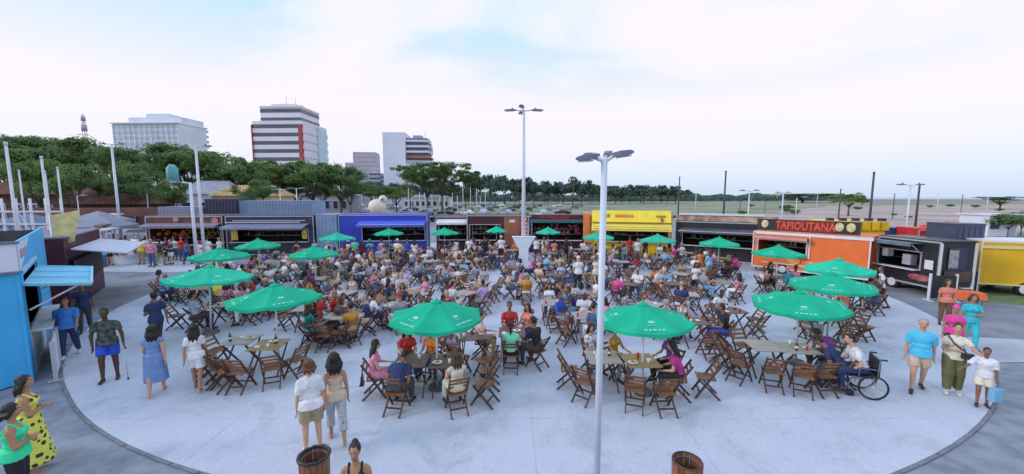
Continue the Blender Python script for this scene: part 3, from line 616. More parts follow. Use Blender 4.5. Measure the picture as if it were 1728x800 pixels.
# ---------------------------------------------------------------- kiosks and food trailers
alu = mat('aluminium', (.50, .52, .56), .35, .08, 3, metal=.3); ctr = mat('counter_white', (.68, .70, .74), .5, .05, 3); blk = mat('trailer_black', (.022, .024, .03), .4, .2, 2)
def trailer(label, A, B, H, D, mats_, hatch=(.1, .8), hz=(1.1, 2.1), name='food_trailer', cat='trailer', base=.0, wheels=False, awn=None, awn_m=None, counter=True, trim=alu, shelf_seed=1, roof_m=None, side_m=None, planks=0):
    """A, B: ends of the serving face on the ground as seen from the plaza (A is its left end); the body lies behind that line"""
    A = Vector((A[0], A[1], 0)); B = Vector((B[0], B[1], 0)); W = (B - A).length; rz = math.atan2(B.y - A.y, B.x - A.x)
    t = empty(name, A, rz); tag(t, label, cat); bm, = (mats_[:1]); low = mats_[1] if len(mats_) > 1 else bm
    z0 = base; x0, x1 = W * hatch[0], W * hatch[1]; h0, h1 = hz; T = .06
    m = MB(); m.box(((W) / 2, T / 2, (z0 + h0) / 2), (W, T, h0 - z0)); m.obj('lower_panel', low, t)
    m = MB(); m.box((W / 2, T / 2, (h1 + H) / 2), (W, T, H - h1)); m.obj('upper_panel', bm, t)
    for xc, xw in ((x0 / 2, x0), ((x1 + W) / 2, W - x1)): m = MB(); m.box((xc, T / 2, (h0 + h1) / 2), (xw, T, h1 - h0)); m.obj('side_panel', side_m or bm, t)
    for xe in (T / 2, W - T / 2): m = MB(); m.box((xe, D / 2 + .02, (z0 + H) / 2), (T, D - .1, H - z0 - .01)); m.obj('end_wall', bm, t)
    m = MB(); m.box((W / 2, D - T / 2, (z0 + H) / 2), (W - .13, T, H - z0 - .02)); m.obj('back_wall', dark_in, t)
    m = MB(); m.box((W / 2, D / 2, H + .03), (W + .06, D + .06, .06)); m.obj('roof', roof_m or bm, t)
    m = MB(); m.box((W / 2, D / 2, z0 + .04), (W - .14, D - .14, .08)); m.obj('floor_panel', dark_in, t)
    # edge trim
    m = MB(); m.box((W / 2, -.02, H - .02), (W + .04, .05, .07)); m.box((W / 2, -.02, z0 + .05), (W + .04, .05, .07))
    for x in (0, W): m.box((x, -.02, (z0 + H) / 2), (.06, .055, H - z0 - .1))
    m.obj('corner_trim', trim, t)
    m = MB(); m.box(((x0 + x1) / 2, -.012, h1 + .02), (x1 - x0 + .1, .04, .05)); m.box((x0 - .03, -.012, (h0 + h1) / 2), (.05, .04, h1 - h0)); m.box((x1 + .03, -.012, (h0 + h1) / 2), (.05, .04, h1 - h0)); m.obj('hatch_frame', trim, t)
    # shelves and goods inside
    r = random.Random(shelf_seed); m = MB(); m.box(((x0 + x1) / 2, D * .55, h0 + .35), (x1 - x0, .3, .03)); m.box(((x0 + x1) / 2, D * .55, h0 + .75), (x1 - x0, .3, .03)); m.obj('shelf', alu, t)
    cols = [(.45, .12, .05), (.5, .4, .1), (.5, .5, .52), (.10, .25, .12), (.35, .05, .05), (.6, .55, .4)]
    for ci, c_ in enumerate(cols):
        m = MB()
        for k in range(5):
            x = r.uniform(x0 + .1, x1 - .1); z = r.choice((h0 + .38, h0 + .78)); hh = r.uniform(.12, .3); m.tube([(x, D * .55, z), (x, D * .55, z + hh * .7), (x, D * .55, z + hh)], [r.uniform(.05, .1), .07, .03], 6)
        m.obj('jar', mat('goods%d' % ci, c_, .5, .2, 3), t)
    if counter: m = MB(); m.box(((x0 + x1) / 2, -.17, h0 - .02), (x1 - x0 + .1, .36, .04)); m.obj('counter', ctr, t)
    if awn:
        az, out_, drop = awn; aw = awn_m or bm; nn = 8; m = MB(); vs = []; xa, xb = x0 - .15, x1 + .15
        for i in range(nn + 1):
            x = xa + (xb - xa) * i / nn
            vs += [(x, -.02, az), (x, -out_, az - drop), (x, -out_, az - drop - .16), (x, -.02, az - .03), (x, -out_ + .03, az - drop - .03), (x, -out_ + .03, az - drop - .16)]
        fs = []
        for i in range(nn):
            a, b = i * 6, i * 6 + 6; fs += [(a, a + 1, b + 1, b), (a + 1, a + 2, b + 2, b + 1), (a + 3, b + 3, b + 4, a + 4), (a + 4, b + 4, b + 5, a + 5), (a + 2, a + 5, b + 5, b + 2)]
        m.add(vs, fs); ao = m.obj('awning', aw, t)
        m = MB()
        for x in (xa + .05, xb - .05): m.bar((x, -.03, az - .55), (x, -out_ + .1, az - drop - .06), .03, .03)
        m.obj('awning_arm', alu, ao)
    if planks:
        for k in range(planks):
            m = MB(); m.box((W / 2, -.012, z0 + .12 + (h0 - z0 - .2) * k / planks), (W - .1, .02, (h0 - z0 - .2) / planks - .02)); m.obj('plank', low, t)
    if wheels:
        for x in (W * .3,):
            m = MB(); m.tube([(x, -.03, .3), (x, .16, .3)], .30, 20); w = m.obj('wheel', tyre, t); m = MB(); m.tube([(x, -.05, .3), (x, .0, .3)], .20, 16); m.obj('rim', ctr, w)
            m = MB(); m.tube([(x, D - .2, .3), (x, D - .02, .3)], .30, 20); m.obj('wheel', tyre, t)
        m = MB(); m.bar((W, D / 2, .45), (W + 1.0, D / 2, .4), .08, .08); m.tube([(W + .9, D / 2, 0), (W + .9, D / 2, .42)], .04, 8); m.obj('tow_bar', lamp_d, t)
        m = MB()
        for x in (.15, W - .15): m.box((x, .2, base / 2), (.08, .08, base))
        m.obj('support_leg', lamp_d, t)
    return t, W
def marks(t, name, m_, x0, x1, z0, z1, rows, seed, y=-.075, n=10):         # unreadable painted strokes on a board
    r = random.Random(seed); q = MB()
    for k in range(rows):
        zc = z0 + (z1 - z0) * (k + .5) / rows; h = (z1 - z0) / rows * .62; x = x0
        while x < x1 - .05:
            w = r.uniform(.4, .95) * h; x2 = min(x + w, x1)
            q.box(((x + x2) / 2 - w * .3, y, zc), (w * .22, .012, h * r.uniform(.8, 1))); 
            q.box(((x + x2) / 2, y - .002, zc + h * r.choice((-.4, 0, .4))), (w * .6, .012, h * .2)); x = x2 + h * .18
    return q.obj(name, m_, t)
def xy(px, py): p = G(px, py); return (p.x, p.y)
navy = mat('kiosk_navy', (.035, .04, .085), .5, .15, 1.5); brownk = mat('kiosk_brown', (.16, .065, .055), .6, .25, 1.5); blue = mat('kiosk_blue', (.035, .06, .50), .45, .1, 1)
steelb = mat('steel_blue', (.22, .31, .47), .5, .1, 1.2); rust = mat('panel_rust', (.34, .12, .07), .6, .15, 1.5); yel = mat('trailer_yellow', (.80, .52, .015), .4, .06, 1.5); yel2 = mat('awning_yellow', (.85, .66, .04), .5, .06, 1.5)
orng = mat('trailer_orange', (.80, .16, .03), .45, .08, 1.5); redm = mat('sign_red', (.62, .03, .035), .5, .1, 2); purpm = mat('dark_maroon', (.07, .015, .03), .5, .2, 2); whitem = mat('print_white', (.75, .74, .74), .5, .05, 3)
# 1 brown kiosk
t, W = trailer('brown kiosk with open dark front full of orange goods', (-27.6, 29.0), (-22.3, 29.6), 3.05, 3, [brownk], (.04, .97), (.9, 2.25), 'food_kiosk', 'kiosk', awn=(2.55, .9, .18), awn_m=mat('awning_taupe', (.22, .20, .25), .7, .1, 2), shelf_seed=4)
m = MB()
rr = random.Random(8)
for k in range(34): m.ell((rr.uniform(.4, W - .3), rr.uniform(.3, 1.2), rr.uniform(1.5, 2.0)), (rr.uniform(.08, .16),) * 3, n=8, k=5)
m.obj('hanging_fruit', mat('fruit_orange', (.55, .17, .03), .6, .4, 3), t)
m = MB(); m.tube([(2.1, -.03, 2.82), (2.1, -.06, 2.82)], .2, 14); m.tube([(W - .5, -.03, 2.7), (W - .5, -.06, 2.7)], .24, 14); m.obj('round_badge', mat('badge_salmon', (.55, .22, .18), .5, .1, 3), t)
# 2 navy kiosk
t, W = trailer('long navy kiosk with double white awning rails', (-22.1, 29.7), (-15.6, 30.2), 3.05, 2.6, [navy], (.06, .93), (1.05, 2.1), 'food_kiosk', 'kiosk', awn=(2.45, 1.2, .2), awn_m=mat('awning_greyblue', (.22, .24, .34), .6, .1, 2), shelf_seed=5)
m = MB(); m.bar((.5, -.9, 2.62), (W - .6, -.9, 2.62), .05, .05); m.bar((.8, -.5, 2.72), (W - .4, -.5, 2.72), .04, .04); m.obj('awning_rail', ctr, t)
m = MB(); m.box((.6, -.03, 1.6), (.45, .02, .8)); m.box((W - .7, -.03, 1.6), (.35, .02, .7)); m.obj('menu_poster', mat('poster_yellow', (.70, .52, .08), .6, .25, 6), t)
# steel blue containers
def container(label, A, W, D, z0, H, m_, rz=0, name='storage_container'):
    t = empty(name, (A[0], A[1], 0), rz); tag(t, label, 'container'); m = MB(); m.box((W / 2, D / 2, z0 + H / 2), (W, D, H)); m.obj('container_body', m_, t)
    m = MB(); k = 0
    while k * .28 < W - .2: m.box((.14 + k * .28, -.015, z0 + H / 2), (.12, .03, H - .2)); k += 1
    m.obj('rib', m_, t); m = MB(); m.box((W / 2, D / 2, z0 + H + .03), (W + .04, D + .04, .06)); m.obj('roof', m_, t)
    if z0 > .5:
        m = MB()
        for x in (.3, W - .3):
            for y in (.3, D - .3): m.box((x, y, z0 / 2), (.15, .15, z0))
        m.obj('support_leg', lamp_d, t)
    return t
container('upright steel blue container wall between navy and blue kiosks', (-15.4, 30.2), 1.6, 2.4, 0, 3.1, steelb)
container('pale steel blue container on stilts behind the navy kiosk', (-24.4, 34.5), 6.6, 2.4, 2.4, 1.75, steelb)
container('dark navy cube container behind the brown kiosk', (-27.2, 34.2), 2.8, 2.4, 2.4, 1.9, navy)
container('blue grey flat container behind the brown kiosk roof', (-31.2, 34), 3.8, 2.4, 2.2, 1.4, mat('container_grey', (.24, .27, .38), .6, .1, 1.2))
# 3 blue trailer
t, W = trailer('bright royal blue trailer with blue awning', (-13.7, 30.4), (-6.9, 31.2), 3.1, 2.5, [blue], (.26, .97), (1.05, 2.1), awn=(2.65, 1.3, .28), awn_m=mat('awning_blue', (.08, .12, .62), .6, .1, 2), shelf_seed=6)
m = MB(); m.bar((1.9, -1.32, 2.4), (W - .1, -1.32, 2.4), .06, .06); m.obj('awning_rail', mat('rail_lilac', (.45, .50, .80), .5, .05, 2), t)
t = empty('roof_figure', (-12.5, 35.8, 0)); tag(t, 'cream rounded advertising balloon with a dark dot above the blue trailer', 'balloon')
m = MB(); m.ell((0, 0, 3.6), (.85, .6, .75)); m.ell((.55, 0, 4.3), (.4, .35, .4)); m.tube([(0, 0, 0), (0, 0, 3.2)], .3, 10); m.obj('balloon_body', mat('cream', (.75, .68, .55), .5, .06, 2), t); m = MB(); m.ell((.6, -.34, 4.3), (.12, .05, .12)); m.obj('dark_dot', lamp_d, t)
# 3b small dark stall with white goods
t, W = trailer('small dark red stall with white rounded goods', (-6.3, 32.0), (-3.3, 32.1), 2.9, 2.2, [purpm], (.08, .92), (1.0, 2.2), 'food_stall', 'stall', awn=(2.7, .8, .25), awn_m=whitem, shelf_seed=7)
# 4 dark + rust trailer
t, W = trailer('dark trailer with a rust brown end panel', (-3.6, 30.9), (.75, 30.9), 3.05, 2.4, [purpm], (.05, .6), (1.1, 2.3), awn=None, shelf_seed=8)
m = MB(); m.box((W * .83, -.03, 1.75), (W * .30, .04, 2.4)); m.obj('end_panel', rust, t)
m = MB(); m.box((W * .83, -.06, 2.6), (.45, .02, .2)); m.obj('printed_badge', whitem, t)
t = empty('banner_stand', (.95, 30.6, 0)); tag(t, 'narrow upright banner of red and white squares behind the tall lamp', 'banner'); m = MB()
for k in range(9): m.box((0, 0, .35 + .3 * k), (.42, .05, .14)); 
m.obj('white_square', whitem, t); m = MB(); m.box((0, .05, 1.5), (.55, .04, 2.8)); m.obj('board', redm, t)
# 5 red lettered trailer
t, W = trailer('dark maroon trailer with red rooftop letters', (1.35, 30.9), (5.9, 30.6), 3.0, 2.4, [purpm], (.06, .95), (1.1, 2.5), awn=(2.75, .35, .1), awn_m=mat('awn_teal', (.03, .14, .14), .6, .1, 2), shelf_seed=9)
m = MB(); m.box((W / 2, -.05, 2.9), (W * .9, .05, .42)); m.obj('sign_board', purpm, t); marks(t, 'red_lettering', mat('letter_red', (.85, .04, .07), .5, .05, 2), .9, W - 1.2, 2.72, 3.12, 1, 3, -.09)
m = MB(); rr = random.Random(2)
for k in range(24): m.box((rr.uniform(.4, W - .4), .35, rr.uniform(1.5, 2.4)), (rr.uniform(.1, .25), .1, rr.uniform(.1, .22)))
m.obj('red_goods', mat('goods_magenta', (.35, .03, .10), .5, .4, 3), t)
# 6 yellow trailer with wide printed awning
t, W = trailer('yellow trailer with a huge tilted printed yellow awning', (6.1, 30.0), (11.9, 28.6), 3.1, 2.6, [yel], (.12, .96), (1.15, 2.1), awn=None, shelf_seed=10)
for (za, ya, zb, yb, mm, nm) in ((3.5, -.1, 2.66, -.75, yel2, 'awning_panel'), (2.56, -.7, 2.02, -1.05, mat('awning_stripe', (.88, .72, .12), .5, .05, 2), 'awning_valance')):
    m = MB(); m.add([(.15, ya, za), (W - .15, ya, za), (W - .15, yb, zb), (.15, yb, zb), (.15, ya + .06, za), (W - .15, ya + .06, za), (W - .15, yb + .06, zb), (.15, yb + .06, zb)], [(3, 2, 1, 0), (4, 5, 6, 7), (0, 1, 5, 4), (1, 2, 6, 5), (2, 3, 7, 6), (3, 0, 4, 7)]); m.obj(nm, mm, t)
m = MB()
for k in range(2): m.box((W / 2, -1.1, 2.15 + .17 * k), (W - .5, .03, .03))
m.bar((.15, -.78, 2.6), (W - .15, -.78, 2.6), .05, .05); m.obj('dark_stripe', mat('stripe_brown', (.35, .20, .02), .6, .1, 2), t)
def tilted_marks(nm, m_, x0, x1, seed, h=.2, zc=3.12):
    q = MB(); r_ = random.Random(seed); x = x0
    while x < x1:
        w = r_.uniform(.08, .2); y = -.1 - (3.5 - zc) * .774 - .03; q.bar((x, y + .04 - .03, zc + h / 2), (x + .03, y - .1, zc - h / 2), w, .01, up=(0, -1, .7)); x += w + .07
    return q.obj(nm, m_, t)
tilted_marks('printed_word', mat('print_orange', (.70, .18, .03), .6, .1, 3), 1.9, 3.2, 3); tilted_marks('printed_word', mat('print_brown', (.25, .14, .03), .6, .1, 3), 1.2, 1.5, 4, .3); tilted_marks('printed_word', mat('print_brown', (0, 0, 0)), W - 1.1, W - .5, 5, .12, 3.1); tilted_marks('printed_word', mat('print_brown', (0, 0, 0)), W - .8, W - .6, 6, .3, 2.85)
m = MB(); m.box((-.25, .3, 1.7), (.55, 1.0, 3.2)); bevel(m.obj('red_corner', mat('corner_orangered', (.75, .22, .06), .5, .2, 1.5), t), .06)
# 7 black trailer with printed banner
t, W = trailer('black trailer under a long cream photo banner and white awning', (12.2, 28.6), (17.5, 25.2), 2.75, 2.5, [blk], (.08, .9), (1.05, 1.95), awn=(2.3, .9, .15), awn_m=mat('awning_charcoal', (.10, .10, .13), .6, .2, 2), shelf_seed=11)
m = MB(); m.box((W / 2, .0, 2.98), (W - .1, .06, .45)); m.obj('banner', mat('banner_food', (.16, .07, .05), .6, .3, 1.2, col2=(.62, .45, .36)), t)
m = MB(); m.box((W / 2 - .3, .1, 3.28), (W - 1.0, .5, .10)); m.obj('white_cover', ctr, t)
m = MB(); m.bar((.3, -.92, 2.12), (W - .4, -.92, 2.12), .06, .06); m.bar((.3, -.06, 1.0), (W - .6, -.06, 1.0), .05, .05); m.obj('rail', alu, t)
m = MB(); m.box((W * .42, -.04, .62), (.9, .04, .75)); m.obj('panel', mat('panel_teal', (.02, .045, .05), .4, .1, 2), t)
# 8 orange trailer
A8, B8 = (14.9, 23.6), (18.2, 19.4)
t, W = trailer('orange trailer with red lettered roof sign and white trim', A8, B8, 2.42, 2.5, [orng], (.05, .50), (1.15, 1.95), awn=(2.2, .55, -.03), awn_m=mat('awning_salmon', (.62, .30, .26), .6, .1, 2), trim=ctr, shelf_seed=12, base=.25, wheels=True)
m = MB(); m.box((W * .52, -.04, 2.38), (W, .05, .16)); m.obj('white_band', ctr, t)
m = MB(); m.box((W * .46, .3, 2.86), (W * .9, .08, .68)); sb = m.obj('roof_sign', blk, t)
m = MB(); m.box((W * .46, .24, 2.86), (W * .50, .03, .6)); m.obj('sign_field', mat('sign_darkred', (.22, .02, .02), .6, .15, 3), t)
me = text_mesh('TAPIOUTANA', .62, .02, 'lettering'); me.materials.append(mat('letter_red2', (.75, .09, .05), .5, .1, 2)); lt = bpy.data.objects.new('lettering', me); COL.objects.link(lt); lt.parent = t; lt.location = (W * .46, .20, 2.84); lt.rotation_euler = (PI / 2, 0, 0); lt.scale = (.72, 1, 1)
for x in (W * .09, W * .75, W * .84): m = MB(); m.ell((x, .22, 2.9), (.2, .04, .24), n=12); m.obj('food_picture', mat('picture_cream', (.55, .40, .25), .6, .3, 6, col2=(.70, .65, .35)), t)
m = MB(); m.box((W * .53, -.045, 1.7), (.06, .05, 1.3)); m.box((W * .55, -.045, .62), (.9 * W, .05, .05)); m.obj('white_divider', ctr, t)
m = MB(); m.ell((W * .40, -.05, .85), (.35, .02, .22)); m.box((W * .6, -.04, .8), (1.2, .02, .3)); m.obj('painted_logo', mat('logo_redyellow', (.75, .06, .04), .5, .1, 2, col2=(.75, .45, .08)), t)
# 9 black trailer, side on, rear end turned to the camera
A9 = xy(1477, 478); B9 = xy(1579, 502)
t, W = trailer('glossy black trailer with chrome edges and a white wheel', A9, B9, 2.5, 1.55, [blk], (.02, .72), (1.12, 1.92), awn=(2.36, .7, -.02), awn_m=mat('awning_bluegrey', (.13, .18, .22), .5, .2, 2), shelf_seed=13, base=.35, wheels=True)
m = MB(); m.box((W * .86, -.03, 1.42), (.36, .02, .42)); m.obj('menu_poster', whitem, t)
m = MB(); m.ell((W * .74, -.035, .75), (.52, .015, .16), n=18); m.obj('painted_logo', mat('logo_darkred', (.35, .03, .05), .5, .3, 5, col2=(.45, .2, .22)), t)
m = MB(); m.box((.5, .0, 1.75), (.3, .3, .4)); m.box((1.4, .2, 1.5), (.4, .3, .5)); m.obj('kitchen_equipment', alu, t)
# rear end details
m = MB(); D9 = 1.55
m.box((W + .035, .75, 1.75), (.03, .8, 1.0)); m.obj('end_window', glass_d, t)
m = MB(); m.box((W + .055, .55, 1.75), (.03, .4, .8)); m.obj('notice_board', mat('notice_grey', (.35, .33, .34), .6, .3, 6), t)
m = MB(); m.box((W + .05, .8, .95), (.03, 1.2, .5)); m.obj('timber_panel', wood_d, t)
m = MB(); m.box((W + .03, -.01, 1.4), (.07, .07, 2.1)); m.box((W + .03, 1.55, 1.4), (.07, .07, 2.1)); m.box((W + .03, .77, .42), (.06, 1.5, .06)); m.obj('chrome_edge', ctr, t)
# black screens beside it
for px, py, w_, lab in ((1588, 508, 1.0, 'black folding panel standing beside the black trailer'), (1630, 498, .75, 'smaller black panel before the yellow trailer')):
    p = G(px, py); t = empty('panel_screen', (p.x, p.y, 0), R(-8)); tag(t, lab, 'screen'); m = MB(); m.box((0, 0, .62), (w_, .05, 1.0)); m.obj('board', blk, t); m = MB()
    for sx in (-1, 1): m.box((sx * w_ / 2, 0, .6), (.05, .09, 1.2)); m.box((sx * w_ / 2, 0, .02), (.06, .5, .04))
    m.obj('frame', ctr, t)
# 10 yellow trailer
A10 = xy(1647, 494); B10 = (A10[0] + 4.9, A10[1] - 2.0)
t, W = trailer('yellow trailer with white roof edge cut by the frame', A10, B10, 2.45, 2.2, [mat('trailer_ochre', (.78, .45, .01), .4, .06, 1.2)], (.33, .9), (1.35, 2.0), awn=None, base=.42, wheels=True, trim=mat('trim_cream', (.75, .66, .35), .5, .05, 2), roof_m=ctr, shelf_seed=14)
m = MB(); m.box((W / 2, -.05, 2.2), (W, .05, .12)); m.obj('cream_band', mat('trim_cream', (0, 0, 0)), t)
m = MB(); m.ell((W * .42, -.05, .95), (.42, .02, .16), n=18); m.obj('painted_logo', mat('logo_pink', (.75, .25, .25), .5, .2, 4, col2=(.85, .65, .6)), t)
m = MB(); m.ell((W * .41, -.075, .9), (.3, .012, .05), n=18); m.obj('logo_stripe', redm, t)
# things behind the orange / black trailers
t, W = trailer('yellow stall with slanted crates seen above the black trailer', (19.3, 23.9), (22.6, 23.3), 3.0, 2, [yel], (.05, .95), (1.2, 2.2), 'food_stall', 'stall', shelf_seed=15)
m = MB()
for k in range(7): m.box((.35 + k * .5, -.05, 2.75), (.36, .1, .5)); 
m.obj('yellow_crate', mat('crate_yellow', (.75, .50, .02), .5, .15, 2), t); m = MB()
for k in range(5): m.box((.5 + k * .7, .2, 3.1), (.3, .3, .25))
m.obj('dark_crate', navy, t)
container('blue covered counter between yellow and red stalls', (22.7, 23.2), 1.2, 1.5, 0, 2.6, mat('cover_blue', (.05, .09, .24), .6, .2, 2))
t, W = trailer('red stall with tomato red lumpy covers behind the black trailer', (22.7, 21.4), (24.9, 20.8), 2.7, 1.8, [redm], (.1, .9), (1.2, 2.1), 'food_stall', 'stall', shelf_seed=16)
m = MB(); m.ell((.5, .3, 2.72), (.4, .4, .28)); m.ell((1.5, .4, 2.85), (.32, .3, .34)); m.box((1.0, .2, 2.75), (.9, .5, .25), .3); m.ell((1.15, .2, 2.9), (.25, .3, .2)); m.obj('red_cover', mat('cover_red', (.70, .05, .04), .5, .25, 2), t)
container('slate blue cube container behind the black trailer end', (21.9, 18.9), 1.4, 1.4, 0, 3.15, mat('container_slate', (.06, .075, .13), .5, .1, 2))
# orange market stand + boy bench near the right road
p = G(1632, 520); t = empty('serving_table', (p.x, p.y, 0), R(-20)); tag(t, 'small table covered with a bright orange cloth by the black panels', 'table')
t.scale = (.75, .8, .9); m = MB(); m.box((0, 0, .74), (.95, .6, .04)); m.obj('table_top', orng, t); m = MB(); m.add([(-.5, -.32, .765), (.5, -.32, .765), (.5, .32, .765), (-.5, .32, .765), (-.55, -.37, .42), (.56, -.36, .47), (.53, .36, .4), (-.54, .37, .45)], [(0, 1, 2, 3), (0, 4, 5, 1), (1, 5, 6, 2), (2, 6, 7, 3), (3, 7, 4, 0)]); m.obj('cloth', orng, t)
for sx in (-1, 1):
    for sy in (-1, 1): m = MB(); m.bar((sx * .4, sy * .25, 0), (sx * .42, sy * .27, .72), .04, .04); m.obj('leg', lamp_d, t)

# ---------------------------------------------------------------- the sky blue kiosk at the left edge
cyan = mat('kiosk_cyan', (.05, .42, .80), .55, .1, .8); cyan2 = mat('awning_cyan', (.16, .55, .74), .6, .08, 1.5)
Ak = G(58, 645); Bk = G(92, 540); Ak.z = Bk.z = 0; W = (Bk - Ak).length; rz = math.atan2(Bk.y - Ak.y, Bk.x - Ak.x)
t = empty('food_kiosk', Ak, rz); tag(t, 'sky blue kiosk with fabric end wall and white banner parapet', 'kiosk')
# local x runs along the serving side away from the camera, +y is outwards from the plaza (left of travel), plaza on -y
D = 4.2
m = MB(); n = 34; vs = []
for i in range(n + 1):
    y = D * i / n; o_ = .05 * math.sin(i * 1.15) + .03 * math.sin(i * 2.3 + 1)
    vs += [(o_, y, .02), (o_ * .4, y, 2.75)]
fs = [(i * 2, i * 2 + 2, i * 2 + 3, i * 2 + 1) for i in range(n)]; m.add(vs, fs, 0, True); m.add([(v[0] + .12, v[1], v[2]) for v in vs], [f[::-1] for f in fs]); m.obj('fabric_wall', cyan, t)
m = MB(); m.box((-.02, D / 2, 3.08), (.06, D, .66)); m.obj('banner', mat('banner_white', (.66, .69, .80), .6, .05, 1), t)
m = MB(); m.box((-.04, D / 2, 3.44), (.1, D + .1, .06)); m.box((-.04, D / 2, 2.74), (.1, D + .1, .05)); m.obj('banner_rail', lamp_d, t)
m = MB(); m.box((W / 2, .04, 3.0), (W, .06, .86)); m.obj('parapet', cyan, t)
m = MB(); m.add([(0.05, -.002, 3.42), (2.6, -.002, 3.42), (1.2, -.002, 3.0), (.05, -.002, 2.72)], [(0, 1, 2, 3)]); m.obj('white_print', mat('banner_white', (0, 0, 0)), t)
marks(t, 'pink_lettering', mat('print_pink', (.55, .35, .45), .6, .1, 3), .4, 1.6, 2.95, 3.3, 1, 2, -.012); marks(t, 'white_lettering', whitem, .3, 3.6, 2.62, 2.82, 1, 12, -.012)
for xc, xw in ((.3, .6), ((W + 4.0) / 2, W - 4.0)): m = MB(); m.box((xc, .04, 1.3), (xw, .06, 2.55)); m.obj('side_wall', cyan, t)
m = MB(); m.box((2.3, .04, .55), (3.4, .06, 1.1)); m.obj('lower_panel', mat('panel_white', (.66, .70, .78), .5, .05, 2), t)
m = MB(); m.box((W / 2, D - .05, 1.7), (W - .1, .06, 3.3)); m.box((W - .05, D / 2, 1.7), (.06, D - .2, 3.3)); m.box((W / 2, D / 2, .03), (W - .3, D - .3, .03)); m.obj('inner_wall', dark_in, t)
m = MB(); m.box((W / 2, D / 2, 2.68), (W - .2, D - .2, .05)); m.obj('roof', mat('roof_pale', (.55, .58, .66), .6, .08, 1), t)
m = MB(); a0, a1 = .15, 3.6; z0_, z1_, o_ = 2.42, 2.25, 1.12
m.add([(a0, 0, z0_), (a1, 0, z0_), (a1, -o_, z1_), (a0, -o_, z1_), (a0, 0, z0_ - .05), (a1, 0, z0_ - .05), (a1, -o_, z1_ - .05), (a0, -o_, z1_ - .05)], [(3, 2, 1, 0)[::-1], (4, 5, 6, 7), (0, 1, 5, 4), (1, 2, 6, 5), (2, 3, 7, 6), (3, 0, 4, 7)]); ao = m.obj('awning', cyan2, t)
m = MB()
for k in range(4): x = a0 + (a1 - a0) * k / 3; m.bar((x, -.02, z0_ + .02), (x, -o_, z1_ + .02), .05, .04)
m.bar((a0, -o_, z1_ + .02), (a1, -o_, z1_ + .02), .05, .05); m.obj('awning_rib', mat('rib_pale', (.35, .66, .82), .5, .05, 2), ao)
for x in (a0 + .1, a1 - .1): m = MB(); m.bar((x, -.05, 1.75), (x, -.9, z1_), .04, .04); m.obj('awning_arm', alu, ao)
m = MB(); rr = random.Random(3)
for k in range(16): x = rr.uniform(.9, 3.9); m.box((x, rr.uniform(.5, 1.6), rr.uniform(1.2, 2.1)), (rr.uniform(.1, .35), .2, rr.uniform(.1, .4)))
m.obj('stored_goods', mat('goods_mixed', (.20, .12, .12), .6, .3, 2, col2=(.5, .48, .45)), t)
m = MB(); m.box((2.3, -.16, 1.12), (3.2, .36, .04)); m.obj('counter', ctr, t)
# white barrier in front of it
t = empty('barrier', Ak + Vector((.32, -.1, 0)), rz); tag(t, 'low white panel barrier leaning along the blue kiosk', 'barrier')
for k in range(3):
    m = MB(); m.box((.55 + k * 1.15, -.22, .52), (1.08, .04, .86)); m.obj('panel', mat('barrier_white', (.66, .72, .84), .5, .06, 2), t)
for k in range(4): m = MB(); m.box((k * 1.15 - .02, -.22, .5), (.05, .08, 1.0)); m.box((k * 1.15 - .02, -.22, .02), (.06, .26, .04)); m.obj('post', alu, t)
# second kiosk behind it with pale awning, yellow banner
p1, p2 = (-17.2, 14.8), (-20.6, 19.3)
t = empty('food_kiosk', (p1[0], p1[1], 0), math.atan2(p2[1] - p1[1], p2[0] - p1[0])); tag(t, 'dark kiosk with pale grey awning behind the sky blue kiosk', 'kiosk')
m = MB(); m.box((2.8, 1.6, 1.45), (5.6, 3, 2.9)); m.obj('wall', purpm, t); m = MB(); m.box((2.8, 1.6, 2.94), (5.7, 3.1, .06)); m.obj('roof', lamp_d, t)
m = MB(); m.add([(.2, -.02, 2.5), (5, -.02, 2.5), (5, -1.6, 2.2), (.2, -1.6, 2.2), (.2, -.02, 2.45), (5, -.02, 2.45), (5, -1.6, 2.15), (.2, -1.6, 2.15)], [(0, 1, 2, 3), (7, 6, 5, 4), (0, 4, 5, 1), (1, 5, 6, 2), (2, 6, 7, 3), (3, 7, 4, 0)]); m.obj('awning', mat('awning_pale', (.50, .52, .62), .6, .06, 1.5), t)
m = MB(); m.box((2.6, -.03, 1.5), (4.4, .04, 1.0)); m.obj('hatch', dark_in, t)  # flat dark sheet on the wall; an opening's inner shade put into its colour
t = empty('banner', (-18.0, 15.0, 0), R(25)); tag(t, 'pale yellow printed banner tilted above the grey awning', 'banner'); m = MB(); m.tube([(0, 0, 0), (0, 0, 3.9)], .03, 8); m.obj('pole', alu, t)
m = MB(); m.add([(.03, 0, 3.8), (.85, .02, 4.0), (.6, .0, 2.75), (.03, 0, 2.55), (.03, .03, 3.8), (.85, .05, 4.0), (.6, .03, 2.75), (.03, .03, 2.55)], [(3, 2, 1, 0), (4, 5, 6, 7), (0, 1, 5, 4), (1, 2, 6, 5), (2, 3, 7, 6), (3, 0, 4, 7)]); m.obj('cloth', mat('cloth_yellow', (.66, .60, .28), .7, .15, 4), t)
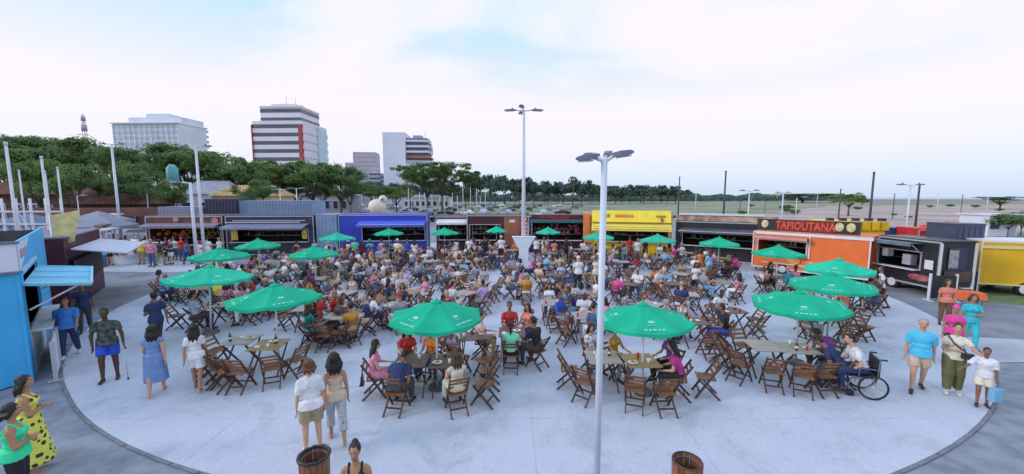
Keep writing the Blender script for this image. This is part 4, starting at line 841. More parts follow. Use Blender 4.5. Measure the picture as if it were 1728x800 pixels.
# ---------------------------------------------------------------- furniture
wood = mat('chair_wood', (.23, .095, .042), .55, .35, 3, .3, 30, stretch=(1, 6, 1)); wood2 = mat('leg_wood', (.085, .042, .030), .6, .35, 3); wood3 = mat('table_wood', (.36, .22, .10), .5, .25, 3, stretch=(1, 7, 1))
wood_pale = mat('table_pale', (.40, .33, .30), .5, .12, 2, stretch=(1, 6, 1)); wood_dark = mat('table_dark', (.14, .08, .06), .5, .3, 3, stretch=(1, 6, 1))
def mirror_pts(a, b, sx): return (sx * a[0], a[1], a[2]), (sx * b[0], b[1], b[2])
def chair_bits():
    P = []
    for sx in (-1, 1):
        P.append(('leg', lambda m, sx=sx: m.bar((sx * .20, .24, 0), (sx * .20, -.27, .84), .024, .045)))
        P.append(('leg', lambda m, sx=sx: m.bar((sx * .172, -.27, 0), (sx * .172, .19, .44), .024, .042)))
    def seat(m):
        for k in range(6): m.box((0, .185 - k * .068, .452), (.37 if k else .39, .05, .018))
        for sx in (-1, 1): m.box((sx * .14, .01, .43), (.025, .36, .025))
    P.append(('seat', seat))
    for z, y in ((.60, -.124), (.70, -.185), (.80, -.246)):
        P.append(('back_slat', lambda m, z=z, y=y: m.bar((-.215, y + .012, z), (.215, y + .012, z), .016, .055, up=(0, -.5, .86))))
    P.append(('stretcher', lambda m: (m.bar((-.2, .155, .14), (.2, .155, .14), .03, .025), m.bar((-.17, -.13, .13), (.17, -.13, .13), .03, .025))))
    return P
def make_chair_parts():
    t = empty('folding_chair')
    for nm, f in chair_bits():
        m = MB(); f(m); m.obj(nm, wood2 if nm in ('leg', 'stretcher') else wood, t)
    return t
def chair_one_mesh():
    m = MB()
    for nm, f in chair_bits():
        a = len(m.f); f(m)
        if nm in ('leg', 'stretcher'):
            for i in range(a, len(m.f)): m.m[i] = 1
    return m.mesh('folding_chair', [wood, wood2])
chair_near = make_chair_parts(); chair_near_used = [False]; chair_mesh = chair_one_mesh(); n_chairs = [0]; extra_chairs = []
CHG = 'wooden folding chairs around the tables'
def place_chair(x, y, yaw, label, near):
    if n_chairs[0] >= 298: extra_chairs.append((x, y, yaw)); return None
    n_chairs[0] += 1
    if near:
        t = chair_near if not chair_near_used[0] else copy_tree(chair_near); chair_near_used[0] = True; t.name = 'folding_chair'
    else: t = bpy.data.objects.new('folding_chair', chair_mesh); COL.objects.link(t)
    t.location = (x, y, .013); t.rotation_euler = (0, 0, yaw); return tag(t, label, 'chair', CHG)
def table_bits():
    P = []
    def top(m):
        for k in range(7): m.box((0, -.33 + k * .11, .735), (.74, .1, .022))
        for sx in (-1, 1): m.box((sx * .3, 0, .71), (.03, .7, .03))
    P.append(('table_top', top))
    for sx in (-1, 1):
        for s in (-1, 1): P.append(('leg', lambda m, sx=sx, s=s: m.bar((sx * (.30 if s > 0 else .27), -s * .33, 0), (sx * (.30 if s > 0 else .27), s * .33, .70), .024, .045)))
    return P
tprotos = {}
def table_mesh(top_m, key):
    if key not in tprotos:
        m = MB()
        for nm, f in table_bits():
            a = len(m.f); f(m)
            if nm == 'leg':
                for i in range(a, len(m.f)): m.m[i] = 1
        root = empty('folding_table')
        for nm, f in table_bits(): q = MB(); f(q); q.obj(nm, wood2 if nm == 'leg' else top_m, root)
        tprotos[key] = [m.mesh('folding_table', [top_m, wood2]), root, False]
    return tprotos[key]
def place_table(x, y, yaw, label, near, key):
    tp = table_mesh({'wood': wood3, 'pale': wood_pale, 'dark': wood_dark}[key], key)
    if near: t = tp[1] if not tp[2] else copy_tree(tp[1]); tp[2] = True
    else: t = bpy.data.objects.new('folding_table', tp[0]); COL.objects.link(t)
    t.name = 'folding_table'; t.location = (x, y, .013); t.rotation_euler = (0, 0, yaw); return tag(t, label, 'table', 'folding tables on the plaza')
green = mat('umbrella_green', (.008, .58, .32), .8, .12, 1.6, .6, 9, trans=.38); green_far = mat('umbrella_green_faded', (.03, .52, .34), .75, .07, 2.5, .15, 60, trans=.22)
green_b = mat('umbrella_green_light', (.012, .62, .37), .75, .12, 1.3, .6, 9, trans=.25)
poleu = mat('umbrella_pole', (.60, .60, .64), .4, .06, 3)
def make_umbrella(gm):
    t = empty('parasol'); Rr, zt, zr, n = 1.08, 2.25, 1.90, 8
    m = MB(); m.tube([(0, 0, 0), (0, 0, zt - .04)], .026, 10); m.obj('pole', poleu, t)
    m = MB(); m.tube([(0, 0, 0), (0, 0, .08)], .2, 14); m.obj('base', mat('umbrella_base', (.12, .12, .13), .8, .2, 4), t)
    m = MB(); vs = []; seg = 5; K = n * 4
    for i in range(seg + 1):
        f = i / seg
        for k in range(K):
            a = 2 * PI * (k / K) + PI / 8; j = (k % 4) / 4; edge = 1 - abs(j * 2 - 1) if j else 0
            ang = (k // 4) * 2 * PI / n + PI / 8; a0 = Vector((math.cos(ang), math.sin(ang))); a1 = Vector((math.cos(ang + 2 * PI / n), math.sin(ang + 2 * PI / n)))
            p = a0.lerp(a1, j) * (Rr * (.03 + .97 * f)); sag = .055 * math.sin(PI * j) * f + .03 * math.sin(PI * f)
            vs.append((p.x, p.y, zt - (zt - zr) * f ** 1.08 - sag))
    # valance
    for k in range(K): x, y, z = vs[seg * K + k]; w = .075 + .012 * math.sin(k * 1.9); vs.append((x * 1.004, y * 1.004, z - w))
    fs = [(i * K + k, (i + 1) * K + k, (i + 1) * K + (k + 1) % K, i * K + (k + 1) % K) for i in range(seg + 1) for k in range(K)]
    m.add(vs, fs, 0, False); m.obj('canopy', gm, t)
    m = MB(); m.tube([(0, 0, zt - .05), (0, 0, zt + .005), (0, 0, zt + .05)], [.14, .10, .012], 8); m.tube([(0, 0, zt + .04), (0, 0, zt + .1)], .014, 6); m.obj('vent_cap', gm, t)
    for k in range(n):
        a = 2 * PI * k / n + PI / 8; d = Vector((math.cos(a), math.sin(a), 0)); m = MB(); m.bar(Vector((0, 0, zt - .10)), d * (Rr * .98) + Vector((0, 0, zr - .05)), .015, .012); m.obj('rib', poleu, t)
    # faint white print on alternate panels: ribbon and dots near the hem
    m = MB()
    for k in range(0, n, 2):
        a = 2 * PI * (k + .5) / n + PI / 8; d = Vector((math.cos(a), math.sin(a), 0)); q = Vector((-d.y, d.x, 0))
        for u, f, w, h in ((-.2, .85, .10, .05), (-.09, .85, .06, .05), (.0, .85, .07, .055), (.09, .85, .05, .05), (.18, .85, .09, .05), (.0, .60, .13, .09), (-.02, .70, .18, .02)):
            rad = Rr * f * .935; z = zt - (zt - zr) * f ** 1.08 - .055 * f * math.cos(u * 1.8) - .03 * math.sin(PI * f) + .016; sl = (zt - zr) / Rr
            c = d * rad + q * u + Vector((0, 0, z)); e = (d - Vector((0, 0, sl))) * h / 2
            m.add([c - q * w / 2 - e, c - q * w / 2 + e, c + q * w / 2 + e, c + q * w / 2 - e], [(0, 1, 2, 3)])
    m.obj('print', mat('umbrella_print', (.22, .66, .50), .7, .15, 20), t)
    return t
umb0 = make_umbrella(green)
UM = []   # px apex, py apex, z apex, label, phrase, tilt
umb = [(370, 419, 2.25, 'green parasol in front of the gap between the brown and navy kiosks', 0), (347, 450, 2.25, 'green parasol partly over the grey road, beside the plaza edge', 4), (435, 404, 2.25, 'green parasol before the middle of the navy kiosk', 0),
       (530, 416, 2.25, 'green parasol before the upright steel blue container', 0), (568, 393, 2.2, 'small green parasol at the near end of the blue trailer', 0), (656, 386, 2.2, 'green parasol before the middle of the blue trailer', 0),
       (750, 385, 2.25, 'green parasol before the small stall with white goods', 0), (838, 382, 2.25, 'small green parasol before the rust brown panel', 0), (462, 482, 2.20, 'big green parasol over the empty wooden table and chairs', 3),
       (735, 508, 2.12, 'big green parasol behind the table of the woman in the pink dress', -3), (925, 384, 2.25, 'green parasol below the red rooftop letters', 0), (1010, 392, 2.2, 'faded green parasol crossed by the big white lamp post', 0),
       (1090, 514, 2.10, 'big green parasol touching the big white lamp post', 3), (1110, 396, 2.2, 'faded green parasol before the end of the yellow trailer', 0), (1214, 401, 2.25, 'green parasol before the black banner trailer', 0),
       (1314, 415, 2.25, 'green parasol covering the hatch of the orange trailer', 0), (1417, 438, 2.25, 'topmost of three stacked green parasols by the black trailer', 2), (1405, 462, 2.15, 'middle one of three stacked green parasols', 3), (1352, 491, 2.02, 'lowest and biggest of three stacked green parasols', 8)]
for i, (px, py, z, lab, tilt) in enumerate(umb):
    p = G(px, py, z); u = umb0 if i == 0 else copy_tree(umb0); u.name = 'parasol'; u.location = (p.x, p.y, .013); sc = z / 2.25
    wide = {10: .85, 7: .75, 18: 1.03, 17: 1.05, 1: 1.14, 0: 1.1, 8: 1.05}.get(i, 1.0); u.scale = (wide, wide, sc); u.rotation_euler = (R(-tilt * .2), R(tilt * .5), R(11 * i)); tag(u, lab, 'parasol', 'green parasols')
    if 'faded' in lab or i % 3 == 1:
        gm_ = green_far if 'faded' in lab else green_b
        for o in u.children:
            if o.name.startswith(('canopy', 'vent')): o.material_slots[0].link = 'OBJECT'; o.material_slots[0].material = gm_
    UM.append((p.x, p.y))

# ---------------------------------------------------------------- people
SK = [('light', (.58, .33, .23)), ('tan', (.42, .22, .13)), ('brown', (.26, .125, .07)), ('dark', (.10, .048, .03)), ('pale', (.62, .40, .30))]
skins = {n: mat('skin_' + n, c, .5, .07, 4, spec=.35) for n, c in SK}
hairs = {'black': mat('hair_black', (.012, .010, .010), .45, .3, 20, .6, 80, stretch=(5, 5, .6)), 'brown': mat('hair_brown', (.06, .028, .014), .45, .35, 20, .6, 80, stretch=(5, 5, .6)), 'auburn': mat('hair_auburn', (.13, .045, .02), .45, .35, 20, .6, 80, stretch=(5, 5, .6)),
         'fair': mat('hair_fair', (.28, .18, .09), .45, .35, 20, .6, 80, stretch=(5, 5, .6)), 'grey': mat('hair_grey', (.32, .31, .30), .5, .25, 20, .6, 80)}
CL = {'white': (.72, .72, .75), 'black': (.018, .018, .022), 'navy': (.025, .04, .12), 'royal blue': (.03, .08, .50), 'sky blue': (.20, .45, .68), 'turquoise': (.04, .48, .58), 'teal': (.02, .20, .24), 'mint': (.20, .72, .45),
      'green': (.04, .25, .10), 'olive': (.13, .13, .05), 'lime': (.42, .55, .08), 'yellow': (.75, .58, .06), 'mustard': (.55, .27, .03), 'orange': (.75, .22, .05), 'coral': (.70, .22, .17), 'red': (.50, .03, .03),
      'maroon': (.16, .02, .04), 'pink': (.72, .25, .38), 'hot pink': (.75, .06, .32), 'magenta': (.48, .04, .26), 'purple': (.17, .04, .30), 'lilac': (.48, .36, .62), 'beige': (.55, .43, .32), 'brown': (.17, .09, .05), 'grey': (.28, .29, .32), 'charcoal': (.06, .06, .07), 'peach': (.72, .45, .36), 'khaki': (.34, .28, .17), 'denim': (.07, .12, .25), 'cream': (.70, .64, .52)}
def cloth(c):
    if c in MC: return MC[c]
    if c in CL: return mat(c, CL[c], .85, .16, 6, 1.0, 11)
    raise KeyError(c)
mat('floral', (.04, .045, .02), .8, .1, 11, col2=(.72, .70, .12), kind='voronoi'); mat('floral pastel', (.62, .45, .30), .8, .1, 13, col2=(.35, .42, .50), kind='voronoi')
for nm_, a_, b_, k_, s_ in (('striped navy', (.03, .05, .16), (.62, .62, .66), 'wave', 9), ('flowered red', (.45, .04, .05), (.70, .60, .50), 'voronoi', 14), ('dotted white', (.12, .12, .14), (.70, .70, .72), 'voronoi', 16), ('flowered pink', (.66, .62, .62), (.62, .18, .30), 'voronoi', 12), ('striped grey', (.20, .21, .24), (.55, .55, .58), 'wave', 8), ('flowered blue', (.60, .62, .68), (.10, .18, .42), 'noise', 9)):
    mat(nm_, a_, .85, .1, s_, .8, 11, col2=b_, kind=k_)
mat('tie dye', (.62, .66, .75), .8, .1, 5, col2=(.28, .40, .66)); mat('printed dark', (.02, .025, .03), .8, .1, 12, col2=(.10, .13, .12)); mat('striped cream', (.62, .58, .42), .8, .1, 3.2, col2=(.50, .52, .42), kind='wave', stretch=(.2, .2, 2))
leather = mat('shoe_dark', (.03, .025, .025), .5, .2, 5); shoe_w = mat('shoe_white', (.65, .65, .66), .6, .06, 5); lipm = mat('lip', (.30, .08, .07), .5, .1, 5); eyew = mat('eye_white', (.6, .6, .6), .3, .05, 5)
def fuse(mb, vox, name, sm=3):
    me = mb.mesh(name, []); o = bpy.data.objects.new(name, me); COL.objects.link(o)
    r_ = o.modifiers.new('r', 'REMESH'); r_.mode = 'VOXEL'; r_.voxel_size = vox; r_.use_smooth_shade = True
    s_ = o.modifiers.new('s', 'SMOOTH'); s_.factor = .5; s_.iterations = sm
    bpy.context.view_layer.update(); dg = bpy.context.evaluated_depsgraph_get()
    out = bpy.data.meshes.new_from_object(o.evaluated_get(dg)); out.name = name; bpy.data.objects.remove(o); bpy.data.meshes.remove(me); return out
V = Vector
def push(me, f):
    n = len(me.vertices); c = np.empty(n * 3); me.vertices.foreach_get('co', c); c = c.reshape(n, 3); q = np.empty(n * 3, dtype=np.float32); me.vertex_normals.foreach_get('vector', q); q = q.reshape(n, 3)
    me.vertices.foreach_set('co', (c + q * f(c)[:, None]).ravel()); me.update()
def wrinkle(me, s):
    push(me, lambda c: (.003 * np.sin(c[:, 2] * 95 + 9 * np.sin(c[:, 0] * 17) + 6 * np.sin(c[:, 1] * 21)) + .004 * np.sin(c[:, 0] * 50 + c[:, 2] * 31 + 4 * np.sin(c[:, 2] * 13)) * np.sin(c[:, 1] * 43) + .002) * s)
def figure_meshes(sp):
    """meshes of one person in its own frame: origin under the pelvis, facing +Y"""
    f = sp.get('sex', 'f') == 'f'; s = sp.get('H', 1.63 if f else 1.74) / 1.7; fat = sp.get('fat', 1.0); vox = sp.get('vox', .022); sit = sp.get('sit', False)
    hz = sp.get('hz', (.555 if sit else .90 * s)); lean = R(sp.get('lean', 0)); side = R(sp.get('side', 0)); tw = R(sp.get('twist', 0))
    T = Matrix.Rotation(side, 3, 'Y') @ Matrix.Rotation(-lean, 3, 'X'); TC = T @ Matrix.Rotation(tw, 3, 'Z')
    hip = V((0, 0, hz)); up = T @ V((0, 0, 1)); rx = TC @ V((1, 0, 0)); fw = TC @ V((0, 1, 0))
    shw = (.148 if f else .172) * s * (1 + (fat - 1) * .35); neck = hip + up * .50 * s; sh = {1: hip + up * .437 * s + rx * shw, -1: hip + up * .437 * s - rx * shw}
    HR = TC @ Matrix.Rotation(R(sp.get('hyaw', 0)), 3, 'Z') @ Matrix.Rotation(-R(sp.get('hpitch', 0) - 0), 3, 'X')
    if sp.get('hup', True): HR = Matrix.Rotation(lean * .55, 3, 'X') @ HR
    head = neck + up * .085 * s + HR @ V((0, .025, .10)) * s
    arm_d = {'down': ((.16, -.03, -1), (.08, .18, -1)), 'table': ((.22, .42, -.85), (-.25, .95, .05)), 'phone': ((.1, .35, -.9), (-.15, .8, .62)), 'lap': ((.16, .15, -1), (-.35, .75, -.35)),
             'swingf': ((.10, .35, -1), (.02, .65, -.8)), 'swingb': ((.14, -.35, -1), (.06, -.05, -1)), 'hold': ((.2, .15, -1), (-.7, .6, .15)), 'chin': ((.15, .55, -.7), (-.25, .35, .85)), 'out': ((.55, .3, -.8), (.5, .6, -.25)), 'cross': ((.2, .2, -1), (-.85, .45, .1)), 'back': ((.2, -.25, -1), (.1, .5, -.7))}
    leg_d = {'stand': ((.04, .02, -1), (.02, -.02, -1)), 'fwd': ((.02, .32, -1), (.0, .06, -1)), 'rear': ((.02, -.22, -1), (.0, -.5, -1)), 'sit': ((.18, 1, -.08), (.02, -.05, -1)), 'tuck': ((.15, 1, -.08), (0, -.55, -1)), 'ext': ((.12, 1, -.1), (.0, .4, -1))}
    A = {}; Lg = {}
    for sd_, key in ((1, 'armr'), (-1, 'arml')):
        a = sp.get(key, 'table' if sit else 'down'); a = arm_d[a] if isinstance(a, str) else a
        u = (TC @ V((a[0][0] * sd_, a[0][1], a[0][2]))).normalized(); v = (TC @ V((a[1][0] * sd_, a[1][1], a[1][2]))).normalized()
        if not sp.get('armlocal', True): pass
        e = sh[sd_] + u * .285 * s; w = e + v * .245 * s; A[sd_] = (sh[sd_], e, w, v)
    lw = (.085 if f else .085) * s * fat ** .5
    for sd_, key in ((1, 'legr'), (-1, 'legl')):
        a = sp.get(key, 'sit' if sit else 'stand'); a = leg_d[a] if isinstance(a, str) else a
        u = V((a[0][0] * sd_, a[0][1], a[0][2])).normalized(); v = V((a[1][0] * sd_, a[1][1], a[1][2])).normalized(); h = hip + V((lw * sd_, 0, -.01))
        k = h + u * .42 * s; sl = .40 * s
        if sit and k.z - .08 < sl * abs(v.z): sl = (k.z - .08) / max(.3, abs(v.z))
        an = k + v * sl; Lg[sd_] = (h, k, an)
    if not sit:      # put the lower foot on the ground
        dz = min(Lg[1][2].z, Lg[-1][2].z) - .075 * s
        sp['dz'] = -dz
    g = fat ** .7; B = MB()
    pr = (.162 if f else .150) * g; wr = (.118 if f else .135) * g ** 1.2; cr_ = (.135 if f else .158) * g
    def torso(m, k):
        m.ell(hip + up * .02, ((pr + k) * s, (.108 * g + k) * s, (.115 + k) * s), T); m.ell(hip + up * .17 * s, ((wr + k) * s, (.088 * g + k) * s, (.15 + k * .3) * s), T)
        m.ell(hip + up * .34 * s, ((cr_ + k) * s, (.098 * g + k) * s, (.15 + k * .3) * s), TC)
        if f:
            for q in (-1, 1): m.ell(hip + up * .335 * s + rx * .062 * q * s + fw * .07 * g * s, ((.058 + k) * s,) * 3)
        elif fat > 1.15: m.ell(hip + up * .13 * s + fw * .05 * s, ((.13 * g + k) * s, (.10 * g + k) * s, (.13) * s))
        for q in (1, -1): m.cap(neck - up * .05 * s + rx * .03 * q, sh[q] - rx * .012 * q, (.050 + k) * s, (.036 + k * .8) * s)
    torso(B, 0)
    B.cap(neck - up * .06 * s, head - HR @ V((0, .02, .06)) * s, .056 * s * (1 if not f else .9), .05 * s * (1 if not f else .9))
    hw = 1.04 if not f else 1.0
    B.ell(head + HR @ V((0, -.008, .02)) * s, (.074 * s * hw, .092 * s, .098 * s), HR, 14, 10); B.ell(head + HR @ V((0, .022, -.045)) * s, (.054 * s * hw, .062 * s, .070 * s), HR, 12, 8)
    B.cap(head + HR @ V((0, .083, .012)) * s, head + HR @ V((0, .103, -.018)) * s, .010 * s, .015 * s, 8)
    for q in (-1, 1): B.ell(head + HR @ V((.074 * q * hw, -.008, -.004)) * s, (.012 * s, .02 * s, .032 * s), HR, 8, 6)
    for q in (-1, 1):
        S_, E, Wr, d = A[q]; B.cap(S_ - up * .012, S_.lerp(E, .15), .037 * s * g ** .6, .044 * s * g ** .6); B.cap(S_.lerp(E, .15), E, .044 * s * g ** .6, .036 * s * g ** .8); B.cap(E, Wr, .038 * s * g, .025 * s); h, k, a = Lg[q]; B.cap(h, k, (.088 if f else .085) * s * g, .056 * s * g); B.cap(k, a, .056 * s * g, .034 * s); c = k.lerp(a, .3); B.ell(c + V((0, -.012, 0)), (.052 * s * g, .054 * s * g, .11 * s))
        if not sp.get('shoes'):
            dr = V((.15 * q, 1, 0)).normalized(); B.cap(V((a.x, a.y - .03, a.z - .045)), V((a.x, a.y, a.z - .045)) + dr * .12 * s, .032 * s, .030 * s)
    out = {'body': fuse(B, vox * .8 if sp.get('fine') else vox, 'body')}
    # hands: palm plus five separate bent fingers, joined to the body mesh
    Hn = MB()
    for q in (-1, 1):
        S_, E, Wr, d = A[q]; X = d.cross(V((0, 0, 1))); X = (X if X.length > .2 else V((0, 1, 0))).normalized(); Nn = X.cross(d).normalized()
        if not sit and abs(d.z) > .7: X = V((0, 1, 0)) - d * d.y; X.normalize(); Nn = X.cross(d).normalized() * q
        th = X * (-q if sit or abs(d.z) <= .7 else 1); M = Matrix((X, d, Nn)).transposed()
        Hn.ell(Wr + d * .045 * s, (.040 * s, .052 * s, .017 * s), M, 8, 6)
        for i in range(4):
            o_ = X * (-.028 + .0187 * i) * s * (1 if th.dot(X) > 0 else -1) * -1; b = Wr + d * .078 * s + o_; L_ = (.058, .072, .067, .052)[i if th.dot(X) > 0 else i] * s; cu = sp.get('curl', .35)
            m1 = b + (d - Nn * cu * .6).normalized() * L_ * .5; m2 = m1 + (d * .8 - Nn * cu * 1.9).normalized() * L_ * .5
            Hn.tube([b - d * .02 * s, m1, m2], [.0088 * s, .0082 * s, .0062 * s], 5)
        b = Wr + d * .025 * s + th * .028 * s; m1 = b + (d * .6 + th * .8).normalized() * .035 * s; m2 = m1 + (d - Nn * .3).normalized() * .028 * s; Hn.tube([b, m1, m2], [.0115 * s, .010 * s, .008 * s], 5)
    hm = Hn.mesh('hands', []); bm_ = bmesh.new(); bm_.from_mesh(out['body']); bm_.from_mesh(hm); bm_.to_mesh(out['body']); bm_.free()
    # clothes
    top = sp.get('top', 'tee'); Cm = MB(); slv = {'tank': 0, 'tee': .62, 'long': 2, 'dress': .25, 'strapless': 0, 'longdress': .25, 'strapdress': 0, 'loose': .8}[top]
    dress = 'dress' in top
    def upper(m, k):
        if top == 'strapless' or top == 'strapdress' or top == 'tank':
            m.ell(hip + up * .02, ((pr + k) * s, (.108 * g + k) * s, (.115 + k) * s), T); m.ell(hip + up * .17 * s, ((wr + k) * s, (.088 * g + k) * s, (.15) * s), T); m.ell(hip + up * .31 * s, ((cr_ + k) * s, (.098 * g + k) * s, (.12) * s), TC)
            if f:
                for q in (-1, 1): m.ell(hip + up * .33 * s + rx * .062 * q * s + fw * .07 * g * s, ((.058 + k) * s,) * 3)
            if top != 'strapless':
                for q in (-1, 1):
                    m.tube([hip + up * .36 * s + rx * .085 * q * s + fw * .10 * s * g, hip + up * .505 * s + rx * .088 * q * s, hip + up * .36 * s + rx * .085 * q * s - fw * .095 * s * g], .022 * s, 8)
        else:
            torso(m, k)
            for q in (-1, 1):
                S_, E, Wr, d = A[q]
                if slv > 1: m.cap(S_, E, .052 * s * g + k, .043 * s * g + k * .8); m.tube([E, E.lerp(Wr, .93)], [.044 * s * g + k * .8, .033 * s + k * .7], 10)
                elif slv > 0: m.cap(S_ - up * .012, S_.lerp(E, .12), .038 * s * g ** .6 + k, .043 * s * g ** .6 + k); m.tube([S_.lerp(E, .05), S_.lerp(E, slv)], [.043 * s * g ** .6 + k, .043 * s * g + k], 12)
    kk = .014 if top not in ('loose',) else .02
    upper(Cm, kk)
    hem = sp.get('hem', -.06 if not dress else -.5)
    fr = [(0.06, 1.0), (0.0, 1.03)]; 
    if not sit:
        base_ = hip; rings = []; n = 26; z0 = .10; z1 = hem; st = 5
        flare = sp.get('flare', .02 if not dress else .07); vs = []
        for i in range(st + 1):
            t_ = i / st; z = z0 + (z1 - z0) * t_; rr_ = 1 + (flare / pr) * t_ * (1.2 if dress else 1)
            for k in range(n):
                a = 2 * PI * k / n; fold = 1 + (.05 * math.sin(a * 7 + sp.get('seed', 0)) * t_ if dress else .015 * math.sin(a * 5) * t_)
                legs_y = (Lg[1][1].y + Lg[-1][1].y) / 2 * min(1, max(0, -z / .45)) * .5
                vs.append(base_ + T @ V((0, 0, 0)) + V((math.cos(a) * (pr + kk + .004) * s * rr_ * fold, math.sin(a) * (.112 * g + kk + .004) * s * rr_ * fold * (1 + .25 * t_ * dress) + legs_y, z * s)))
        fs = [(i * n + k, (i + 1) * n + k, (i + 1) * n + (k + 1) % n, i * n + (k + 1) % n) for i in range(st) for k in range(n)]
        fs += [tuple(range(n)), tuple(range(st * n, st * n + n))[::-1]]; Cm.add(vs, fs, 0, True)
    elif dress:
        for q in (-1, 1):
            h, k_, a_ = Lg[q]; Cm.cap(h, k_, (.10 * g) * s, .085 * s); e_ = k_.lerp(a_, sp.get('drape', .75)); Cm.tube([k_, e_], [.08 * s, .10 * s], 12)
        Cm.cap((Lg[1][0] + Lg[-1][0]) / 2, (Lg[1][1] + Lg[-1][1]) / 2 + V((0, -.02, -.01)), .10 * s, .08 * s); c_ = (Lg[1][1] + Lg[-1][1]) / 2; Cm.tube([c_, c_.lerp((Lg[1][2] + Lg[-1][2]) / 2, sp.get('drape', .75))], [.08 * s, .12 * s], 12)
    sm_ = fuse(Cm, vox, 'shirt', 2); wrinkle(sm_, s); out['dress' if dress else 'shirt'] = sm_
    bot = sp.get('bottom', 'trousers')
    if not dress and bot:
        Bm = MB(); kk2 = .014 if bot != 'loose' else .03; cut = {'shorts': .72, 'loose': 2, 'trousers': 2, 'hotpants': .35, 'skirt': 0, 'capri': 1.6}[bot]; Bm.ell(hip + up * .01, ((pr + .012) * s, (.112 * g + .010) * s, .125 * s), T)
        for q in (-1, 1):
            h, k, a = Lg[q]; r0 = (.088 if f else .085) * s * g + kk2; r1 = .056 * s * g + kk2 + (.02 if bot in ('shorts', 'loose') else 0)
            if cut <= 1: Bm.cap(h, h.lerp(k, .05), r0, r0, 12); Bm.tube([h, h.lerp(k, max(.15, cut))], [r0, r0 + (r1 - r0) * cut + .006], 14)
            else: Bm.cap(h, k, r0, r1, 12); Bm.tube([k, k.lerp(a, min(1, cut - 1) * .93 + .0)], [r1, (.05 if bot == 'trousers' else .075) * s], 12)
        if bot == 'skirt' and not sit:
            vs = []; n = 24
            for i in range(5):
                t_ = i / 4
                for k in range(n): a = 2 * PI * k / n; vs.append(hip + V((math.cos(a) * (pr + .016 + .03 * t_) * s, math.sin(a) * (.12 * g + .016 + .03 * t_) * s, (.06 - (.06 + sp.get('skirt', .42)) * t_) * s)))
            Bm.add(vs, [(i * n + k, (i + 1) * n + k, (i + 1) * n + (k + 1) % n, i * n + (k + 1) % n) for i in range(4) for k in range(n)] + [tuple(range(n)), tuple(range(4 * n, 5 * n))[::-1]], 0, True)
        elif bot == 'skirt':
            Bm.cap(hip, (Lg[1][1] + Lg[-1][1]) / 2, .14 * s, .09 * s)
            for q in (-1, 1): Bm.cap(Lg[q][0], Lg[q][0].lerp(Lg[q][1], .85), .1 * s, .08 * s)
        out['trousers' if bot in ('trousers', 'loose', 'capri') else 'shorts' if bot != 'skirt' else 'skirt'] = (lambda q_: (wrinkle(q_, s), q_)[1])(fuse(Bm, vox, 'trousers', 2))
    if sp.get('shoes'):
        Sm = MB()
        for q in (-1, 1):
            h, k, a = Lg[q]; dr = V((.15 * q, 1, 0)).normalized(); fy = a.z - .048 * s; Sm.cap(V((a.x, a.y - .035, fy)), V((a.x, a.y, fy - .004)) + dr * .15 * s, .040 * s, .036 * s, 10); Sm.cap(V((a.x, a.y - .01, fy)), a + V((0, 0, -.0)), .042 * s, .036 * s, 10)
        out['shoe'] = fuse(Sm, max(.014, vox * .8), 'shoe', 2)
    # hair
    hs = sp.get('hair', 'long' if f else 'short'); Hm = MB(); hv = lambda x, y, z: head + HR @ V((x, y, z)) * s
    if hs == 'short': Hm.ell(hv(0, -.022, .036), (.082 * s, .092 * s, .096 * s), HR, 14, 10); Hm.ell(hv(0, -.05, -.01), (.070 * s, .055 * s, .075 * s), HR, 12, 8)
    elif hs == 'grey' : Hm.ell(hv(0, -.024, .034), (.082 * s, .092 * s, .094 * s), HR, 14, 10)
    elif hs == 'bun': Hm.ell(hv(0, -.024, .036), (.083 * s, .092 * s, .096 * s), HR, 14, 10); Hm.ell(hv(0, -.05, .125), (.045 * s, .045 * s, .04 * s), HR, 10, 8)
    elif hs == 'pony': Hm.ell(hv(0, -.024, .036), (.083 * s, .092 * s, .096 * s), HR, 14, 10); Hm.tube([hv(0, -.10, .05), hv(0, -.155, .0), hv(0, -.15, -.14), hv(0, -.13, -.22)], [.02 * s, .036 * s, .03 * s, .01 * s], 8)
    elif hs in ('long', 'curly', 'bob'):
        b = 1.14 if hs == 'curly' else 1.0; L_ = {'long': sp.get('hlen', .34), 'curly': .26, 'bob': .12}[hs]
        Hm.ell(hv(0, -.024, .034), (.088 * s * b, .098 * s * b, .100 * s * b), HR, 14, 10)
        wd = 1.35 if hs == 'curly' else 1.0
        for x, y0 in ((-.072, -.01), (-.05, -.05), (0, -.065), (.05, -.05), (.072, -.01)):
            e = hv(x, y0, 0); bt = e + (-up * L_ * s * (1 if abs(x) < .06 else .8)) + TC @ V((x * .35 * wd, -.055 + (.02 if abs(x) > .06 else 0), 0)) * s
            Hm.tube([e + HR @ V((0, 0, .05)) * s, e, e.lerp(bt, .5) + TC @ V((x * .12 * wd, -.012, 0)), bt], [.03 * s, .036 * s * wd, .040 * s * wd, .012 * s], 8)
    elif hs == 'cap': Hm.ell(hv(0, -.015, .042), (.084 * s, .098 * s, .085 * s), HR, 14, 10); Hm.ell(hv(0, .085, .048), (.062 * s, .06 * s, .010 * s), HR, 12, 6)
    hm2 = fuse(Hm, max(.012, vox * .7), 'hair', 2)
    if True:
        amp = .014 if hs == 'curly' else .007 if hs in ('long', 'bob', 'pony') else .004
        push(hm2, lambda c: amp * .8 * (np.sin(c[:, 0] * 110 + 5 * np.sin(c[:, 2] * 22)) * np.sin(c[:, 1] * 95 + 4 * np.sin(c[:, 2] * (60 if hs == 'curly' else 15)))))
    out['hair'] = hm2; sp['_head'] = (head, HR, s); sp['_neck'] = neck; sp['_A'] = A
    return out
